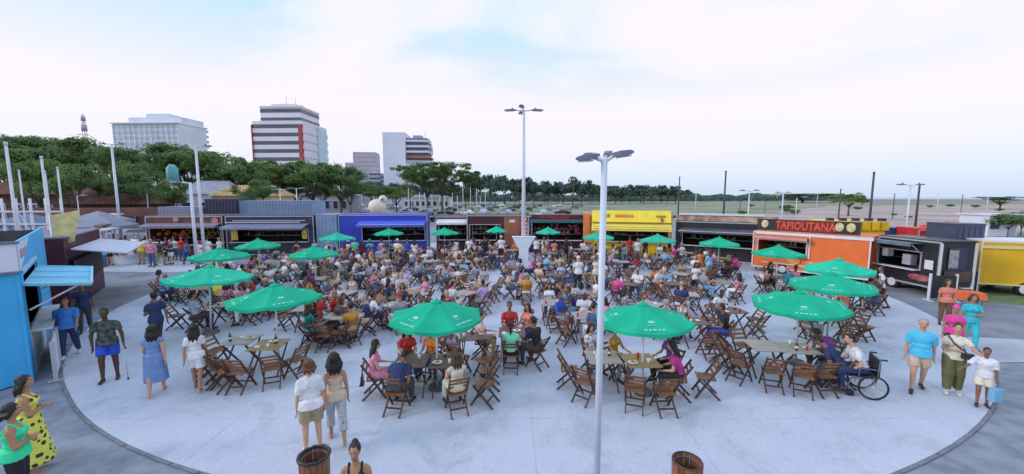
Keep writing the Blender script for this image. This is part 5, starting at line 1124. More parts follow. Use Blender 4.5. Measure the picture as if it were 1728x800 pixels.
def face(t, sp, dz):
    head, HR, s = sp['_head']
    for q in (-1, 1):
        m = MB(); m.ell(head + HR @ V((.031 * q, .076, .016)) * s, (.013 * s, .008 * s, .0075 * s), HR, 10, 6); e = m.obj('eye', eyew, t); e.location.z = dz
        m = MB(); m.ell(head + HR @ V((.031 * q, .0825, .016)) * s, (.0065 * s, .004 * s, .0065 * s), HR, 8, 6); m.obj('iris', hairs['black'], e)
        m = MB(); m.bar(head + HR @ V((.016 * q, .085, .036)) * s, head + HR @ V((.047 * q, .076, .036)) * s, .006 * s, .006 * s); e = m.obj('eyebrow', hairs['black'], t); e.location.z = dz
    m = MB(); m.ell(head + HR @ V((0, .079, -.052)) * s, (.022 * s, .009 * s, .0075 * s), HR, 10, 6); e = m.obj('mouth', lipm, t); e.location.z = dz
PART_M = {}
def person(sp, x, y, yaw, skin, hair, topc, botc=None, shoec=None, label='', group=None, z=.013, name='person', cat='person', face_on=True, meshes=None, scale=1.0):
    ms = meshes or figure_meshes(sp); dz = sp.get('dz', 0) if not sp.get('sit') else 0
    t = empty(name, (x, y, z), yaw); t.scale = (scale,) * 3; tag(t, label, cat, group)
    for k, me in ms.items():
        o = bpy.data.objects.new(k, me); COL.objects.link(o); o.parent = t; o.location.z = dz
        m_ = skins[skin] if k == 'body' else hairs.get(hair, None) or cloth(hair) if k == 'hair' else cloth(topc) if k in ('shirt', 'dress') else (leather if shoec in (None, 'dark') else shoe_w) if k == 'shoe' else cloth(botc or 'navy')
        if not me.materials: me.materials.append(None)
        o.material_slots[0].link = 'OBJECT'; o.material_slots[0].material = m_
        if k == 'hair' and sp.get('hair') == 'cap': o.name = 'cap'
    if face_on: face(t, sp, dz)
    return t
# ---------------------------------------------------------------- people: the ones the photograph shows one by one
def seat_yaw(a): d = V((math.cos(a), math.sin(a))); return math.atan2(d.x, -d.y)
def pxy(px, py, z=0.0): p = G(px, py, z); return p.x, p.y
fv = .0165
def hero(sp, px, py, yaw, *a, z=0.0, **k):
    sp.setdefault('vox', fv); x, y = pxy(px, py, z) if z == 0 else (px, py)
    return person(sp, x, y, R(yaw), *a, **k)
# walkers (yaw 0 = seen from behind, 180 = facing the camera)
hero(dict(sex='m', H=1.72, fat=1.25, legr='fwd', legl='rear', armr='swingb', arml='swingf', hair='short', bottom='trousers', shoes=1), 124, 600, 168, 'brown', 'black', 'royal light', 'navy', 'white', label='heavy man in bright blue T-shirt and navy trousers passing under the blue awning') if False else None
mat('bright cyan', (.08, .52, .78), .85, .1, 5, .4, 25); mat('bright blue', (.06, .26, .72), .85, .1, 5, .4, 25); mat('light denim', (.16, .27, .52), .85, .15, 6, .4, 25)
hero(dict(sex='m', H=1.72, fat=1.2, legr='fwd', legl='rear', armr='swingb', arml='swingf', hair='short', bottom='trousers', shoes=1, top='loose'), 120, 602, 216, 'tan', 'black', 'bright blue', 'navy', 'white', label='heavy man in bright blue T-shirt and navy trousers coming out under the awning')
hero(dict(sex='m', H=1.72, legr='stand', legl='rear', armr='down', arml='down', hair='short', shoes=1), 146, 562, 225, 'brown', 'black', 'navy', 'charcoal', 'dark', label='man in dark clothes half hidden behind the heavy man in bright blue')
c = dict(sex='m', H=1.80, fat=1.1, legr='fwd', legl='stand', armr=((.3, -.1, -1), (-.1, .3, -1)), arml=((.28, .05, -1), (.12, .25, -1)), hair='short', bottom='shorts', shoes=1, hyaw=-8)
cm = hero(c, 188, 640, 214, 'dark', 'black', 'printed dark', 'deep violet blue' if False else 'purple blue' if 'purple blue' in CL else 'royal blue', 'dark', label='dark skinned man with a walking cane, in a black printed T-shirt and blue shorts')
wx, wy = cm.location.x, cm.location.y; wr_ = cm.matrix_basis @ (c['_A'][-1][2] + V((0, 0, c.get('dz', 0))) + c['_A'][-1][3] * .07)
t = empty('walking_cane', (wr_.x, wr_.y, .013)); tag(t, 'thin pale walking cane held by the man in blue shorts', 'cane'); m = MB(); tip = V((.14, -.12, 0)); m.tube([tip, V((0, 0, wr_.z - .01))], [.011, .012], 8); m.obj('shaft', alu, t)
m = MB(); m.tube([V((-.05, .05, wr_.z)), V((.05, -.05, wr_.z))], .015, 8); m.obj('handle', lamp_d, t); m = MB(); m.tube([tip, tip + V((0, 0, .05))], .018, 8); m.obj('rubber_foot', tyre, t)
hero(dict(sex='m', H=1.72, legr='fwd', legl='rear', armr='swingb', arml='hold', hair='short', shoes=1), 268, 588, 62, 'brown', 'black', 'navy', 'charcoal', 'dark', label='man in navy shirt walking away behind the woman in the blue dress')
hero(dict(sex='f', H=1.62, fat=1.12, top='dress', hem=-.56, flare=.03, legr='fwd', legl='rear', armr='swingb', arml='swingf', hair='long', hlen=.30), 266, 664, 34, 'light', 'black', 'light denim', None, None, label='woman in light blue dress with long black hair walking away over the empty plaza')
hero(dict(sex='f', H=1.60, top='tee', legr='rear', legl='fwd', armr='swingf', arml='swingb', hair='long', hlen=.40, bottom='shorts', shoes=None), 335, 658, 26, 'tan', 'black', 'white', 'white', None, label='woman in white top and white shorts with very long black hair walking away')
hero(dict(sex='f', H=1.70, top='loose', legr='stand', legl='stand', armr='down', arml='down', hair='bob', bottom='shorts', shoes=1), 529, 764, 32, 'light', 'auburn', 'white', 'khaki', 'white', label='woman in loose white blouse and khaki shorts standing behind the slatted bin')
hero(dict(sex='f', H=1.68, top='strapless', legr='rear', legl='fwd', armr='down', arml='swingb', hair='curly', bottom='capri', shoes=None), 570, 744, 30, 'tan', 'black', 'beige', 'floral pastel', None, label='woman with big dark curly hair and floral trousers walking beside the white blouse')
# lower left pair
mat('neon green', (.04, .72, .34), .85, .08, 6, .4, 25)
hero(dict(sex='f', H=1.56, fat=1.25, top='tank', armr='cross', arml='cross', hair='bob', bottom='trousers', shoes=1, hyaw=0), -7.15, 5.2, -50, 'tan', 'black', 'neon green', 'black', 'dark', z=1, label='woman in neon green top with folded arms at the lower frame corner')
hero(dict(sex='f', H=1.62, fat=1.12, top='strapdress', hem=-.75, armr='cross', arml='hold', hair='long', hlen=.22, hyaw=-18), -7.9, 5.95, -46, 'tan', 'black', 'floral', None, None, z=1, label='woman in yellow and black floral dress beside the blue fabric wall')
# woman at the bottom edge
hero(dict(sex='f', H=1.50, fat=1.1, top='tank', hair='bun', bottom='trousers', hyaw=0), -1.92, 4.42, 190, 'tan', 'black', 'black', 'charcoal', 'dark', z=1, label='woman with a black hair bun and dark tank top at the lower frame edge')
# right hand family
hero(dict(sex='m', H=1.74, fat=1.06, legr='fwd', legl='rear', armr='down', arml='swingb', hair='grey', bottom='shorts', shoes=1, top='loose'), 1546, 660, 140, 'light', 'grey', 'bright cyan', 'beige', 'dark', label='grey haired man in turquoise T-shirt and beige shorts strolling towards the camera')
wsp = dict(sex='f', H=1.62, fat=1.02, top='tee', legr='fwd', legl='stand', armr='hold', arml='out', hair='bun', bottom='loose', shoes=1)
w = hero(wsp, 1603, 662, 142, 'light', 'brown', 'cream', 'olive', 'white', label='woman in cream top and wide olive trousers leading a boy by the hand')
m = MB(); m.tube([V((.17, .02, 1.38)), V((.06, .17, 1.2)), V((-.12, .16, 1.02)), V((-.19, .02, .95)), V((-.10, -.13, 1.1)), V((.10, -.12, 1.35)), V((.17, .02, 1.38))], .016, 6); s_ = m.obj('bag_strap', leather, None)
s_.location = w.location; s_.rotation_euler = w.rotation_euler; m = MB(); m.box((-.16, .17, .95), (.2, .07, .14)); b = m.obj('handbag', leather, None); b.location = w.location; b.rotation_euler = w.rotation_euler; s_.parent = b; s_.location = (0, 0, 0); s_.rotation_euler = (0, 0, 0); s_.name = 'strap'; tag(b, 'small dark shoulder bag worn across the cream top', 'bag'); bevel(b, .02)
bsp = dict(sex='m', H=1.28, legr='fwd', legl='stand', armr='out', arml='down', hair='short', bottom='shorts', shoes=1, top='loose')
b = hero(bsp, 1654, 684, 138, 'brown', 'black', 'white', 'cream', 'dark', label='boy in white T-shirt and shorts carrying a light blue bag')
wr_ = b.matrix_basis @ (bsp['_A'][-1][2] + V((0, 0, bsp.get('dz', 0))) + bsp['_A'][-1][3] * .08)
t = empty('carrier_bag', (wr_.x, wr_.y, wr_.z)); tag(t, 'light blue plastic bag hanging from the boy in white', 'bag')
m = MB(); m.add([(-.10, -.05, -.10), (.10, -.05, -.10), (.12, .05, -.10), (-.12, .05, -.10), (-.11, -.06, -.38), (.11, -.06, -.38), (.12, .06, -.38), (-.12, .06, -.38)], [(0, 3, 2, 1), (4, 5, 6, 7), (0, 1, 5, 4), (1, 2, 6, 5), (2, 3, 7, 6), (3, 0, 4, 7)]); bevel(m.obj('bag_body', mat('bag_blue', (.25, .55, .80), .5, .1, 9, trans=.2), t), .02)
m = MB(); m.tube([(-.08, 0, -.1), (-.02, 0, 0), (.02, 0, 0), (.08, 0, -.1)], .007, 6); m.obj('handle', MC['bag_blue'], t)
hero(dict(sex='f', H=1.66, top='tee', legr='stand', legl='fwd', hair='bob', bottom='trousers', shoes=1, arml='hold'), 1632, 590, 150, 'tan', 'brown', 'turquoise', 'teal light' if False else 'turquoise', 'dark', label='woman in matching turquoise top and trousers walking by the light path')
hero(dict(sex='f', H=1.60, top='tee', legr='stand', legl='fwd', hair='cap', bottom='trousers', shoes=1), 1603, 612, 140, 'tan', 'hot pink', 'hot pink', 'charcoal', 'dark', label='person with hot pink cap and top just behind the olive trousers woman')
hero(dict(sex='m', H=1.72, top='tee', legr='fwd', legl='rear', hair='short', bottom='shorts', shoes=1), 1482, 519, 60, 'brown', 'black', 'white', 'black', 'dark', label='man in white T-shirt standing at the black trailer wheel')
hero(dict(sex='f', H=1.62, top='tee', hair='long', bottom='trousers', shoes=1), 1592, 548, 150, 'tan', 'brown', 'coral', 'brown', 'dark', label='woman in coral top before the orange covered table')

# ---------------------------------------------------------------- seated: proto bodies shared by the crowd
SEATED = [dict(sex='f', hair='long'), dict(sex='f', hair='bun', lean=14, armr='phone', arml='table'), dict(sex='f', hair='long', hlen=.2, lean=-6, armr='lap', arml='lap', legr='tuck', legl='sit', bottom='shorts'), dict(sex='f', hair='bob', lean=10, hyaw=28, armr='chin', bottom='skirt', top='tank'),
          dict(sex='f', hair='pony', hyaw=-25, lean=4, armr='table', arml='lap', fat=1.15), dict(sex='f', hair='curly', lean=8, twist=12, arml='chin', top='dress', legl='tuck'),
          dict(sex='m', hair='short'), dict(sex='m', hair='short', lean=20, armr='table', arml='table', fat=1.15, bottom='shorts'), dict(sex='m', hair='cap', lean=-8, armr='lap', arml='lap', legr='ext'), dict(sex='m', hair='grey', lean=8, hyaw=25, armr='phone', fat=1.25), dict(sex='m', hair='short', lean=4, twist=-14, hyaw=-20, arml='chin', bottom='shorts', top='loose')]
STAND = [dict(sex='f', hair='long', arml='hold'), dict(sex='f', hair='bob', top='dress', hem=-.5, legr='fwd', legl='rear', armr='swingb', arml='swingf'), dict(sex='f', hair='pony', armr='phone', arml='hold', bottom='shorts'), dict(sex='m', hair='short', legr='fwd', legl='rear', armr='swingb', arml='swingf'), dict(sex='m', hair='cap', armr='hold', arml='down', fat=1.2), dict(sex='m', hair='short', armr='down', arml='down', bottom='shorts')]
for s_ in SEATED: s_.update(sit=True, shoes=1, vox=.026)
for s_ in STAND: s_.update(shoes=1, vox=.026)
HAIRW = {'long': 'long', 'bun': 'pinned up', 'bob': 'bobbed', 'pony': 'ponytail', 'curly': 'curly', 'short': 'short', 'cap': 'cap', 'grey': 'cropped'}
PM = {}
def proto_meshes(kind, i):
    if (kind, i) not in PM: sp = (SEATED if kind == 'sit' else STAND)[i]; PM[(kind, i)] = (sp, figure_meshes(sp))
    return PM[(kind, i)]
JM = {}
SLOT = {'body': 0, 'shirt': 1, 'dress': 1, 'trousers': 2, 'shorts': 2, 'skirt': 2, 'hair': 3, 'shoe': 4}
def joined(kind, i):
    if (kind, i) not in JM:
        sp, ms = proto_meshes(kind, i); m = MB(); dz = 0 if kind == 'sit' else sp.get('dz', 0)
        for k, me in ms.items():
            dm = me; m.add([(v.co.x, v.co.y, v.co.z + dz) for v in dm.vertices], [tuple(p.vertices) for p in dm.polygons], SLOT[k], True)
        me = m.mesh('person', [None] * 5)
        # thin the copy that is only seen far away
        o = bpy.data.objects.new('tmp', me); COL.objects.link(o); d = o.modifiers.new('d', 'DECIMATE'); d.ratio = .45; bpy.context.view_layer.update()
        me2 = bpy.data.meshes.new_from_object(o.evaluated_get(bpy.context.evaluated_depsgraph_get())); me2.name = 'person'; bpy.data.objects.remove(o); bpy.data.meshes.remove(me)
        while len(me2.materials) < 5: me2.materials.append(None)
        JM[(kind, i)] = me2
    return JM[(kind, i)]
crowd_extra = []
def quick(kind, i, x, y, yaw, skin, hair, topc, botc, label, near, group, scale=1.0):
    if n_people[0] >= 262 and kind == 'sit': crowd_extra.append((i, x, y, yaw, skin, hair, topc, botc)); n_people[0] -= 1; return None
    sp, ms = proto_meshes(kind, i)
    hc = hair if sp['hair'] != 'cap' else topc if topc in CL else 'red'
    if near: return person(sp, x, y, yaw, skin, hc, topc, botc, 'dark', label=label, group=group, meshes=ms, scale=scale)
    o = bpy.data.objects.new('person', joined(kind, i)); COL.objects.link(o); o.location = (x, y, .013); o.rotation_euler = (0, 0, yaw); o.scale = (scale,) * 3
    for k, m_ in enumerate((skins[skin], cloth(topc), cloth(botc), hairs.get(hc) or cloth(hc), leather)): o.material_slots[k].link = 'OBJECT'; o.material_slots[k].material = m_
    return tag(o, label, 'person', group)
r = random.Random(21)
used_desc = set()
def rnd_desc(kind, zone, force=None):
    for _ in range(500):
        i = r.randrange(len(SEATED if kind == 'sit' else STAND)); sp = (SEATED if kind == 'sit' else STAND)[i]; f = sp['sex'] == 'f'
        col = r.choice(['white'] * 15 + ['striped navy', 'flowered red', 'dotted white', 'flowered pink', 'striped grey', 'flowered blue'] * 2 + ['black'] * 4 + ['navy'] * 4 + ['maroon'] * 2 + ['pink'] * 2 + ['pink', 'pink', 'peach', 'peach', 'lilac', 'lilac', 'hot pink', 'magenta', 'purple', 'beige', 'beige', 'coral', 'red', 'orange', 'mustard', 'yellow', 'olive', 'teal', 'sky blue', 'royal blue', 'grey', 'grey', 'grey', 'brown', 'brown', 'khaki', 'cream', 'cream', 'denim', 'denim'])
        if force: col = force
        hair = 'grey' if sp['hair'] == 'grey' else r.choice(['black'] * 4 + ['brown'] * 3 + ['auburn', 'fair'] if f else ['black'] * 5 + ['brown'])
        g = 'dress' if 'dress' in sp.get('top', '') else 'top' if f else 'shirt'
        hw = 'matching cap' if sp['hair'] == 'cap' else 'long %s hair' % hair if sp['hair'] == 'long' else hair + ' ' + dict(bun='bun', bob='bob', pony='ponytail', curly='curls', short='crop', grey='crop')[sp['hair']]
        d = '%s in %s %s, %s' % ('woman' if f else 'man', col, g, hw)
        if (d, zone) not in used_desc: used_desc.add((d, zone)); return i, col, hair, d
        if _ > 30: force = None
    return i, col, hair, d
ZONES = [((-17, 26), 'before the navy kiosk'), ((-9, 27), 'before the blue trailer'), ((-4, 27.5), 'before the maroon stall'), ((.8, 23), 'by the tall lamp'), ((4, 27.5), 'before the red letters'), ((8.5, 25), 'before the yellow trailer'),
         ((13, 23), 'before the banner trailer'), ((13.5, 18), 'before the orange trailer'), ((10.5, 13.5), 'by three stacked parasols'), ((-10.5, 14.5), 'by plaza edge parasol'), ((-6.5, 14), 'behind the empty table'), ((-2, 14), 'behind the pink dress'),
         ((2.5, 14), 'behind the big lamp'), ((6, 14), 'behind the magenta top'), ((-5, 19), 'in the densest crowd'), ((-12, 20), 'between kiosk and parasols'), ((3.5, 19), 'beyond the big lamp'), ((8.5, 19), 'facing the black banner'), ((-9.5,23),'facing the blue trailer'), ((-2,23),'facing the maroon stall'), ((5,23),'facing the yellow awning')]
def zone_of(x, y): return min(ZONES, key=lambda q: (q[0][0] - x) ** 2 + (q[0][1] - y) ** 2)[1]
PG = 'people seated around the tables'; n_people = [0]
def table_set(x, y, yaw, key, seats, near, zone=None, tlabel=None):
    """seats: (angle in degrees around the table, distance, who); who = None empty, 'r' random, or dict for a described person"""
    zone = zone or zone_of(x, y); first = None; res = []
    for a, dist, who in seats:
        ar = R(a); px_, py_ = x + math.cos(ar) * dist, y + math.sin(ar) * dist; yw = seat_yaw(ar) + (r.uniform(-.22, .22) if who in ('r', None) else 0)
        res.append((px_, py_, yw, who, a))
    descs = []
    for px_, py_, yw, who, a in res:
        if who is None: descs.append(None); continue
        if who == 'r' or isinstance(who, str):
            i, col, hair, d = rnd_desc('sit', zone, None if who == 'r' else who); sk = r.choice(['tan', 'brown', 'light', 'tan', 'brown', 'dark', 'pale']); bc = r.choice(['denim', 'navy', 'black', 'denim', 'khaki', 'white', 'grey', 'beige', 'white', 'sky blue'])
            quick('sit', i, px_ + math.sin(yw) * .04, py_ - math.cos(yw) * .04, yw, sk, hair, col, bc, d + ', seated ' + zone, near, PG, r.uniform(.94, 1.04)); n_people[0] += 1
        else:
            d = who['d']; sp = dict(who['sp']); sp.update(sit=True, shoes=sp.get('shoes', 1)); sp.setdefault('vox', .019); person(sp, px_ + math.sin(yw) * .04, py_ - math.cos(yw) * .04, yw + R(who.get('turn', 0)), *who['c'], label=who.get('label', d)); n_people[0] += 1
        descs.append(d)
        if first is None: first = d
    ne = 0
    for (px_, py_, yw, who, a), d in zip(res, descs):
        if d and near and y < 15 and r.random() < .3: bag_on_chair(px_, py_, yw, d + ('' if isinstance(who, dict) else ', ' + zone))
        if d: place_chair(px_, py_, yw, 'folding chair under ' + d + ('' if isinstance(who, dict) else ', ' + zone), near)
        else:
            word = ('beside', 'opposite', 'near', 'past', 'flanking', 'behind')[min(ne, 5)]; ne += 1
            place_chair(px_, py_, yw, 'empty chair ' + word + ' ' + ((first + ('' if any(isinstance(q[3], dict) for q in res) else ', ' + zone)) if first else (tlabel or 'the table ' + zone)), near)
    things_on_table(x, y, yaw, tlabel or (first or 'empty table') + ('' if any(isinstance(q[3], dict) for q in res) else ', ' + zone), near, y)
    place_table(x, y, yaw, tlabel or ('folding table of ' + first + ('' if any(isinstance(q[3], dict) for q in res) else ', ' + zone)), near, key)
IT = {}
def item_protos():
    def mk(nm, fs):
        t = empty(nm)
        for pn, f, mm in fs: m = MB(); f(m); m.obj(pn, mm, t)
        return t
    amber = mat('bottle_amber', (.12, .045, .01), .15, .1, 5); cupm = mat('cup_white', (.72, .72, .74), .4, .05, 5); redc = mat('can_red', (.55, .03, .03), .3, .1, 5); food = mat('food_fried', (.50, .27, .08), .8, .3, 30)
    IT['bottle'] = mk('bottle', [('glass_body', lambda m: m.tube([(0, 0, 0), (0, 0, .15), (0, 0, .19), (0, 0, .25)], [.033, .033, .014, .012], 10), amber), ('label_band', lambda m: m.tube([(0, 0, .05), (0, 0, .11)], .0345, 10), cupm)])
    IT['cup'] = mk('cup', [('cup_body', lambda m: m.tube([(0, 0, 0), (0, 0, .10)], [.026, .036], 10), cupm), ('rim', lambda m: m.tube([(0, 0, .098), (0, 0, .104)], [.039, .039], 10), cupm)])
    IT['can'] = mk('can', [('can_body', lambda m: m.tube([(0, 0, 0), (0, 0, .01), (0, 0, .115), (0, 0, .122)], [.026, .032, .032, .026], 10), redc), ('lid', lambda m: m.tube([(0, 0, .122), (0, 0, .124)], .025, 10), alu)])
    IT['plate'] = mk('plate', [('dish', lambda m: m.tube([(0, 0, 0), (0, 0, .012), (0, 0, .02)], [.07, .10, .115], 16), cupm), ('food', lambda m: (m.ell((.02, .01, .03), (.05, .04, .025)), m.ell((-.03, -.02, .028), (.035, .04, .02))), food)])
    IT['napkin'] = mk('napkin', [('folded_paper', lambda m: (m.box((0, 0, .004), (.14, .11, .006), .3), m.box((.02, .01, .010), (.12, .10, .006), .8)), cupm)])
    for k in IT: IT[k]['fresh'] = 1
ADJ = {'bottle': 'amber beer bottle', 'cup': 'white plastic cup', 'can': 'red drink can', 'plate': 'white plate of fried food', 'napkin': 'folded paper napkin'}
def things_on_table(x, y, yaw, who, near, Y):
    if not near or Y > 14.2 or 'empty' in who: return
    if not IT: item_protos()
    for k, (u, v) in zip(r.sample(list(IT), r.choice((2, 3, 4))), ((-.2, -.16), (.18, .05), (-.05, .2), (.12, -.2))):
        root = IT[k]; t = root if root.get('fresh') else copy_tree(root)
        if 'fresh' in root: del root['fresh']
        if 'fresh' in t: del t['fresh']
        t.name = k; t.location = (x + u + r.uniform(-.05, .05), y + v + r.uniform(-.05, .05), .013 + .747); t.rotation_euler = (0, 0, r.uniform(0, 6))
        if 'table' in who: w = ADJ[k] + ' on ' + who
        else: w = ADJ[k] + ' by ' + who
        tag(t, ' '.join(w.split()[:16]), k)
BAGS = [('black', (.02, .02, .022)), ('tan', (.35, .2, .1)), ('red', (.4, .04, .04)), ('cream', (.6, .55, .45))]; nbag = [0]
def bag_on_chair(x, y, yw, who):
    nm, c_ = BAGS[nbag[0] % 4]; nbag[0] += 1; t = empty('handbag', (x + math.sin(yw) * .20, y - math.cos(yw) * .20, .013 + .44), yw); tag(t, ' '.join(('%s handbag hanging on the chair of %s' % (nm, who)).split()[:16]), 'bag')
    m = MB(); m.add([(-.13, -.05, -.12), (.13, -.05, -.12), (.13, -.12, -.12), (-.13, -.12, -.12), (-.10, -.06, .08), (.10, -.06, .08), (.10, -.10, .08), (-.10, -.10, .08)], [(0, 3, 2, 1)[::-1], (4, 5, 6, 7), (0, 1, 5, 4), (1, 2, 6, 5), (2, 3, 7, 6), (3, 0, 4, 7)]); bevel(m.obj('bag_body', mat('bag_' + nm, c_, .45, .15, 6), t), .015)
    m = MB(); m.tube([(-.08, -.08, .07), (-.07, -.06, .3), (0, -.05, .37), (.07, -.06, .3), (.08, -.08, .07)], .007, 5); m.obj('strap', mat('bag_' + nm, c_), t)
def D(d, c, label=None, turn=0, **sp): return dict(d=d, c=c, sp=sp, turn=turn, **({'label': label} if label else {}))
occupied = []
def TS(x, y, *a, **k): occupied.append((x, y)); table_set(x, y, *a, **k)
# table with the woman in the pink dress
TS(-2.32, 8.55, .05, 'dark', [(195, .80, D('woman in long pink dress', ('light', 'black', 'pink', None, 'dark'), 'woman in long pink dress with long black hair seated in profile', sex='f', top='dress', drape=.95, hair='long', hlen=.36, lean=6)),
    (262, .84, D('man in navy shirt', ('brown', 'black', 'navy', 'charcoal', 'dark'), 'man in navy shirt bent forward over the table, seen from behind', sex='m', lean=46, hpitch=30, hair='short', fat=1.2, armr='lap', arml='lap')),
    (112, .82, D('woman in red top', ('light', 'brown', 'red', 'denim', 'dark'), 'woman in dark red top with long hair at the pink dress table', sex='f', hair='long', lean=10)), (70, .84, D('girl in orange red top', ('tan', 'brown', 'orange', 'denim', 'dark'), 'smaller girl in orange red top squeezed between two women', sex='f', hair='bob', H=1.48, lean=8))], True, tlabel='dark folding table in front of the woman in the long pink dress')
TS(-1.50, 8.55, .05, 'dark', [(92, .86, D('woman in pale grey top', ('brown', 'black', 'lilac', 'mustard', 'dark'), 'woman in pale grey top with dark bun and mustard skirt facing the camera', sex='f', hair='bun', top='tank', bottom='skirt')),
    (292, .92, D('woman in striped cream dress', ('light', 'brown', 'striped cream', None, 'dark'), 'woman in striped cream dress seen from behind at the table end', sex='f', top='dress', hair='long', hlen=.26, drape=.8)), (330, 1.05, None), (8, .95, None), (40, 1.1, None)], True, tlabel='dark folding table in front of the woman in striped cream dress')
# wooden table below the big parasol, all chairs empty
x0_, y0_ = UM[8][0] + .02, UM[8][1] - .38
TS(x0_, y0_, .1, 'wood', [(200, 1.28, None), (218, 1.05, None), (238, .98, None), (262, .92, None), (305, .85, None), (345, .85, None)], True, tlabel='the warm wooden table with the umbrella pole')
TS(x0_ - .95, y0_ + .35, .1, 'pale', [(180, .72, None), (215, .75, None)], True, tlabel='the pale table joined to the warm wooden one')
TS(x0_ + .25, y0_ + 1.75, .0, 'dark', [(120, .8, 'black'), (60, .8, 'charcoal'), (0, .8, None)], True)
# middle group, green top woman from behind
TS(.0, 10.45, .0, 'dark', [(268, .84, D('woman in mint top', ('tan', 'black', 'mint', 'black', 'dark'), 'woman in mint green top seen from behind at the middle table', sex='f', hair='pony', fat=1.1)), (318, .9, D('man in black shirt', ('brown', 'black', 'black', 'charcoal', 'dark'), 'man in black shirt leaning on the middle table beside the mint top', sex='m', lean=16)),
    (180, .86, D('woman in peach top', ('light', 'brown', 'peach', 'khaki', 'dark'), 'woman in peach top in profile at the middle table', sex='f', hair='bun', lean=4)), (95, .82, D('man in red shirt', ('brown', 'black', 'red', 'navy', 'dark'), 'man in red shirt behind the mint green top', sex='m')), (60, .92, D('woman in coral top', ('tan', 'black', 'coral', 'navy', 'dark'), 'woman in coral top behind the black shirted man', sex='f', hair='long'))], True, tlabel='dark table between the mint top woman and the red shirted man')
TS(-1.05, 10.2, .2, 'dark', [(165, .8, None), (250, .85, None)], True, tlabel='the small table just before the peach top')
# magenta group below the big parasol by the lamp
x1_, y1_ = UM[12][0] - .05, UM[12][1] + .1
TS(x1_, y1_, .05, 'wood', [(340, .82, D('woman in magenta top', ('light', 'black', 'magenta', 'black', 'dark'), 'woman in magenta top reaching over the table in profile', sex='f', hair='long', hlen=.3, lean=18, fat=1.1)), (25, .95, D('woman in purple top', ('tan', 'black', 'purple', 'black', 'dark'), 'woman in dark purple top with black hair behind the magenta top', sex='f', hair='long', lean=4)),
    (118, .84, D('woman in mustard top', ('tan', 'black', 'mustard', 'grey', 'dark'), 'woman in mustard top with dark hair beside the parasol pole', sex='f', hair='bob', top='tank')), (245, .82, None), (285, .9, None), (352, 1.45, None)], True, tlabel='wooden table before the woman in magenta top')
TS(x1_ - .82, y1_ + .2, .05, 'pale', [(180, .8, None), (230, .82, None), (95, .82, 'r')], True, tlabel='the pale table beside the white lamp post')
# wheelchair group
TS(7.15, 9.3, -.1, 'pale', [(268, .84, None), (312, .86, D('person in navy shirt', ('brown', 'black', 'navy', 'navy', 'dark'), 'person in navy shirt bent low over the pale table', sex='m', lean=44, hpitch=30)), (12, .98, D('person in purple shirt', ('brown', 'black', 'purple', 'brown', 'dark'), 'person in purple shirt with head on the pale table', sex='m', lean=36, hpitch=40, fat=1.15)), (240, 1.0, None)], True, tlabel='pale table beside the wheelchair')
TS(6.4, 9.45, -.1, 'pale', [(170, .76, None), (205, .92, None), (140, .95, None), (95, .8, None), (250, .85, None)], True, tlabel='the pale table with a row of empty chairs')
# other mid tables
def mid(px, py, key, seats, near=True, yaw=.1, **k): x, y = pxy(px, py); TS(x, y, yaw, key, seats, near, **k)
mid(385, 548, 'pale', [(235, .9, D('man in tie dye shirt', ('tan', 'black', 'tie dye', 'charcoal', 'dark'), 'man in pale blue tie dye shirt seen from behind by the plaza edge', sex='m', fat=1.2, shoes=1)), (180, .95, None), (195, 1.5, None), (90, .85, 'pink'), (0, .85, 'red')])
mid(345, 515, 'wood', [(180, .85, None), (90, .8, None), (0, .8, 'white')])
mid(572, 572, 'pale', [(230, .85, 'teal'), (320, .82, 'mustard'), (270, .9, None), (100, .8, 'beige'), (20, .85, 'navy'), (160, .85, 'red')])
mid(520, 556, 'pale', [(180, .8, None), (95, .82, 'white'), (0, .85, 'red')])
mid(728, 572, 'dark', [(130, .8, 'lilac'), (60, .85, 'maroon')], zone='half hidden by the middle parasol')
mid(985, 570, 'pale', [(150, .85, 'royal blue'), (280, .85, 'denim'), (20, .8, 'pink'), (80, .85, 'white'), (220, .85, None)])
mid(930, 545, 'pale', [(90, .8, 'white'), (180, .82, None), (270, .85, None), (0, .8, 'navy')])
mid(1168, 582, 'dark', [(340, .85, D('man in black shirt and blue jeans', ('brown', 'black', 'black', 'royal blue', 'dark'), 'man in black shirt and bright blue jeans near the big parasol', sex='m', lean=12)), (90, .8, 'white'), (150, .85, 'r'), (270, .9, None)])
mid(1232, 560, 'dark', [(180, .8, None), (0, .8, None), (90, .8, 'white'), (300, .85, None)])
mid(1395, 542, 'wood', [(180, .8, None), (260, .85, None), (100, .8, 'orange'), (20, .85, 'coral')])
mid(1458, 560, 'dark', [(330, .5, None)]) if False else None
place_chair(*pxy(1455, 574), R(200), 'lone empty folding chair standing apart by the stacked parasols', True)
mid(1440, 520, 'dark', [(90, .8, 'white'), (180, .82, 'black'), (0, .82, 'charcoal'), (270, .9, 'navy')])
